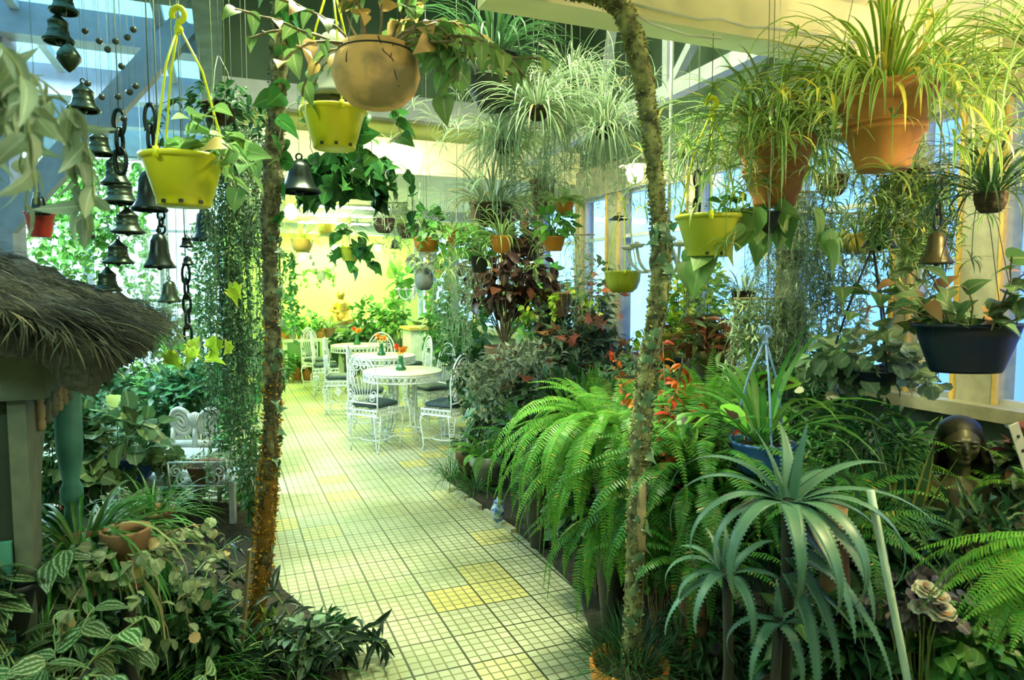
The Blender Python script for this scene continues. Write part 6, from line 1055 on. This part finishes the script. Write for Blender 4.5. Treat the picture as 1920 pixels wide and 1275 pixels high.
# white cane, perforated strip
p = P(1712, 1330, 1.80); q = P(1632, 920, 1.86); d = q - p; p0 = p + d * ((.04 - p[2]) / d[2]); t = thing('white_cane', 'pale straight cane leaning in front of the aloe at lower right', 'cane', p0); obj('rod', MB().tube([(0, 0, 0), (q - p0) * .5, q - p0], .0105, 10), mat('pale_green_cane', (.46, .60, .46), (.38, .52, .4), 9, .5), t)
p = P(1900, 795, 2.0); q = P(1925, 870, 2.0); d = q - p; e_ = p + d * ((.05 - p[2]) / d[2]); t = thing('perforated_strip', 'white perforated metal strip leaning at the right edge', 'metal strip', e_); d = (p - e_); ps_ = MB(); ps_.bar((0, 0, 0), d, .030, .004, up=(0, -1, .1)); obj('strip', ps_, mat('cream_metal', (.74, .68, .54), None, 6, .4), t, smooth=False)
hm = MB()
for k_ in range(6): c = d * (.97 - .035 * k_); c = c + np.array([0, -.004, 0]); hm.lathe([(0, -.002), (.0055, -.002), (.0055, .002), (0, .002)], 10, (0, 0, 0)) if False else hm.ball(c, .0055, 8, 0, (1, .3, 1))
obj('hole', hm, M_BLK, t)
# right edge ferns, blossoms and undergrowth
stand('fern reaching in from the right edge, low beside the cane', 2040, 1005, 1.75, 100, 0, 'urn', M_BLK, lambda f, r: fronds(f, 26, .42, .038, 511, (-.45, .0), (.3, 1.3), (2.5, 4.2), r * .4, per=44), M_FERN, fz=1)
grow('ruffled_blossom_plant', 'plant with cream ruffled blossoms and dull purple leaves at lower right', 'flowering plant', 1735, 1125, 2.1, lambda f, h: bush(f, (-.03, 0, h), (.20, .10, .07), 90, T_RND, .055, .028, 513, .2, .2, stem=16, smi=1, base=(0, 0, 0)), [leafmat('dull_purple_leaf', (.10, .09, .10), (.2, .2, .17), 'plain'), M_STEMG]); bp_ = bpy.data.objects['ruffled_blossom_plant']
g = rg(515)
for (x, y, r_) in [(1762, 1145, .055), (1735, 1105, .045), (1758, 1118, .04), (1722, 1138, .035)]:
    c = P(x, y, 2.0) - np.array(bp_.location); m = MB(); n = 26; el = np.linspace(1.4, -.1, n); a = np.arange(n) * 2.4; D = np.stack([np.cos(a) * np.cos(el), np.sin(a) * np.cos(el) - .6, np.sin(el)], 1); m.scatter(T_RND, np.tile(c, (n, 1)), D, [0, -.5, 1], r_ * np.linspace(.35, 1, n), r_ * .5 * np.linspace(.4, 1, n)); m.tube([c, c * [.5, .5, .8], (0, 0, 0)], .003, 5, mi=1); obj('blossom', m, [M_PETW, M_STEMG], bp_)
for i, (x, y, Y, a, b, n, T, L, W, m, lab) in enumerate([(1560, 1200, 2.25, 300, 200, 420, T_HEART, .075, .034, M_GRND, 'dark heart leaved undergrowth at the bottom, below the aloe'), (1830, 1210, 2.1, 260, 160, 300, T_OV, .07, .028, M_GRN, 'mid green undergrowth in the bottom right corner'), (1820, 1030, 2.6, 300, 200, 520, T_LAN, .09, .013, M_GRND, 'dark undergrowth below the bronze girl'), (1330, 1200, 2.5, 180, 180, 420, T_LAN, .07, .012, M_GRND, 'dark fine undergrowth right of the terracotta pot'), (1650, 1040, 2.7, 260, 220, 520, T_OV, .07, .024, M_GRND, 'dark undergrowth behind the pale cane'), (1925, 865, 2.95, 70, 130, 150, T_OV, .09, .035, leafmat('dusk_leaf', (.07, .12, .05), (.16, .2, .09), 'plain', old=(.2, .06, .04), oldp=.8), 'dusky leaved shrub right of the bronze girl'), (1230, 1040, 2.95, 110, 130, 260, T_OV, .045, .017, M_GRN, 'low leafy plant around the foot of the crooked pole'), (1120, 960, 3.5, 200, 200, 520, T_OV, .07, .025, M_GRND, 'dark leaves under the Boston fern')]): shrub(lab, x, y, Y, a, b, n, T, L, W, m, 520 + i, .04, name='leafy_plant', cat='plant')
for i, (x, y, Y, lab) in enumerate([(1570, 1010, 2.3, 'fern fronds hanging behind the pale cane'), (1300, 1110, 2.5, 'fern fronds low right of the crooked pole')]): stand(lab, x, y - 60, Y, 60, 0, 'urn', M_TERB, lambda f, r, i=i: fronds(f, 36, .42, .036, 530 + i, (.3, 1.3), (1.2, 2.6), None, r * .5, per=36), M_FERND)
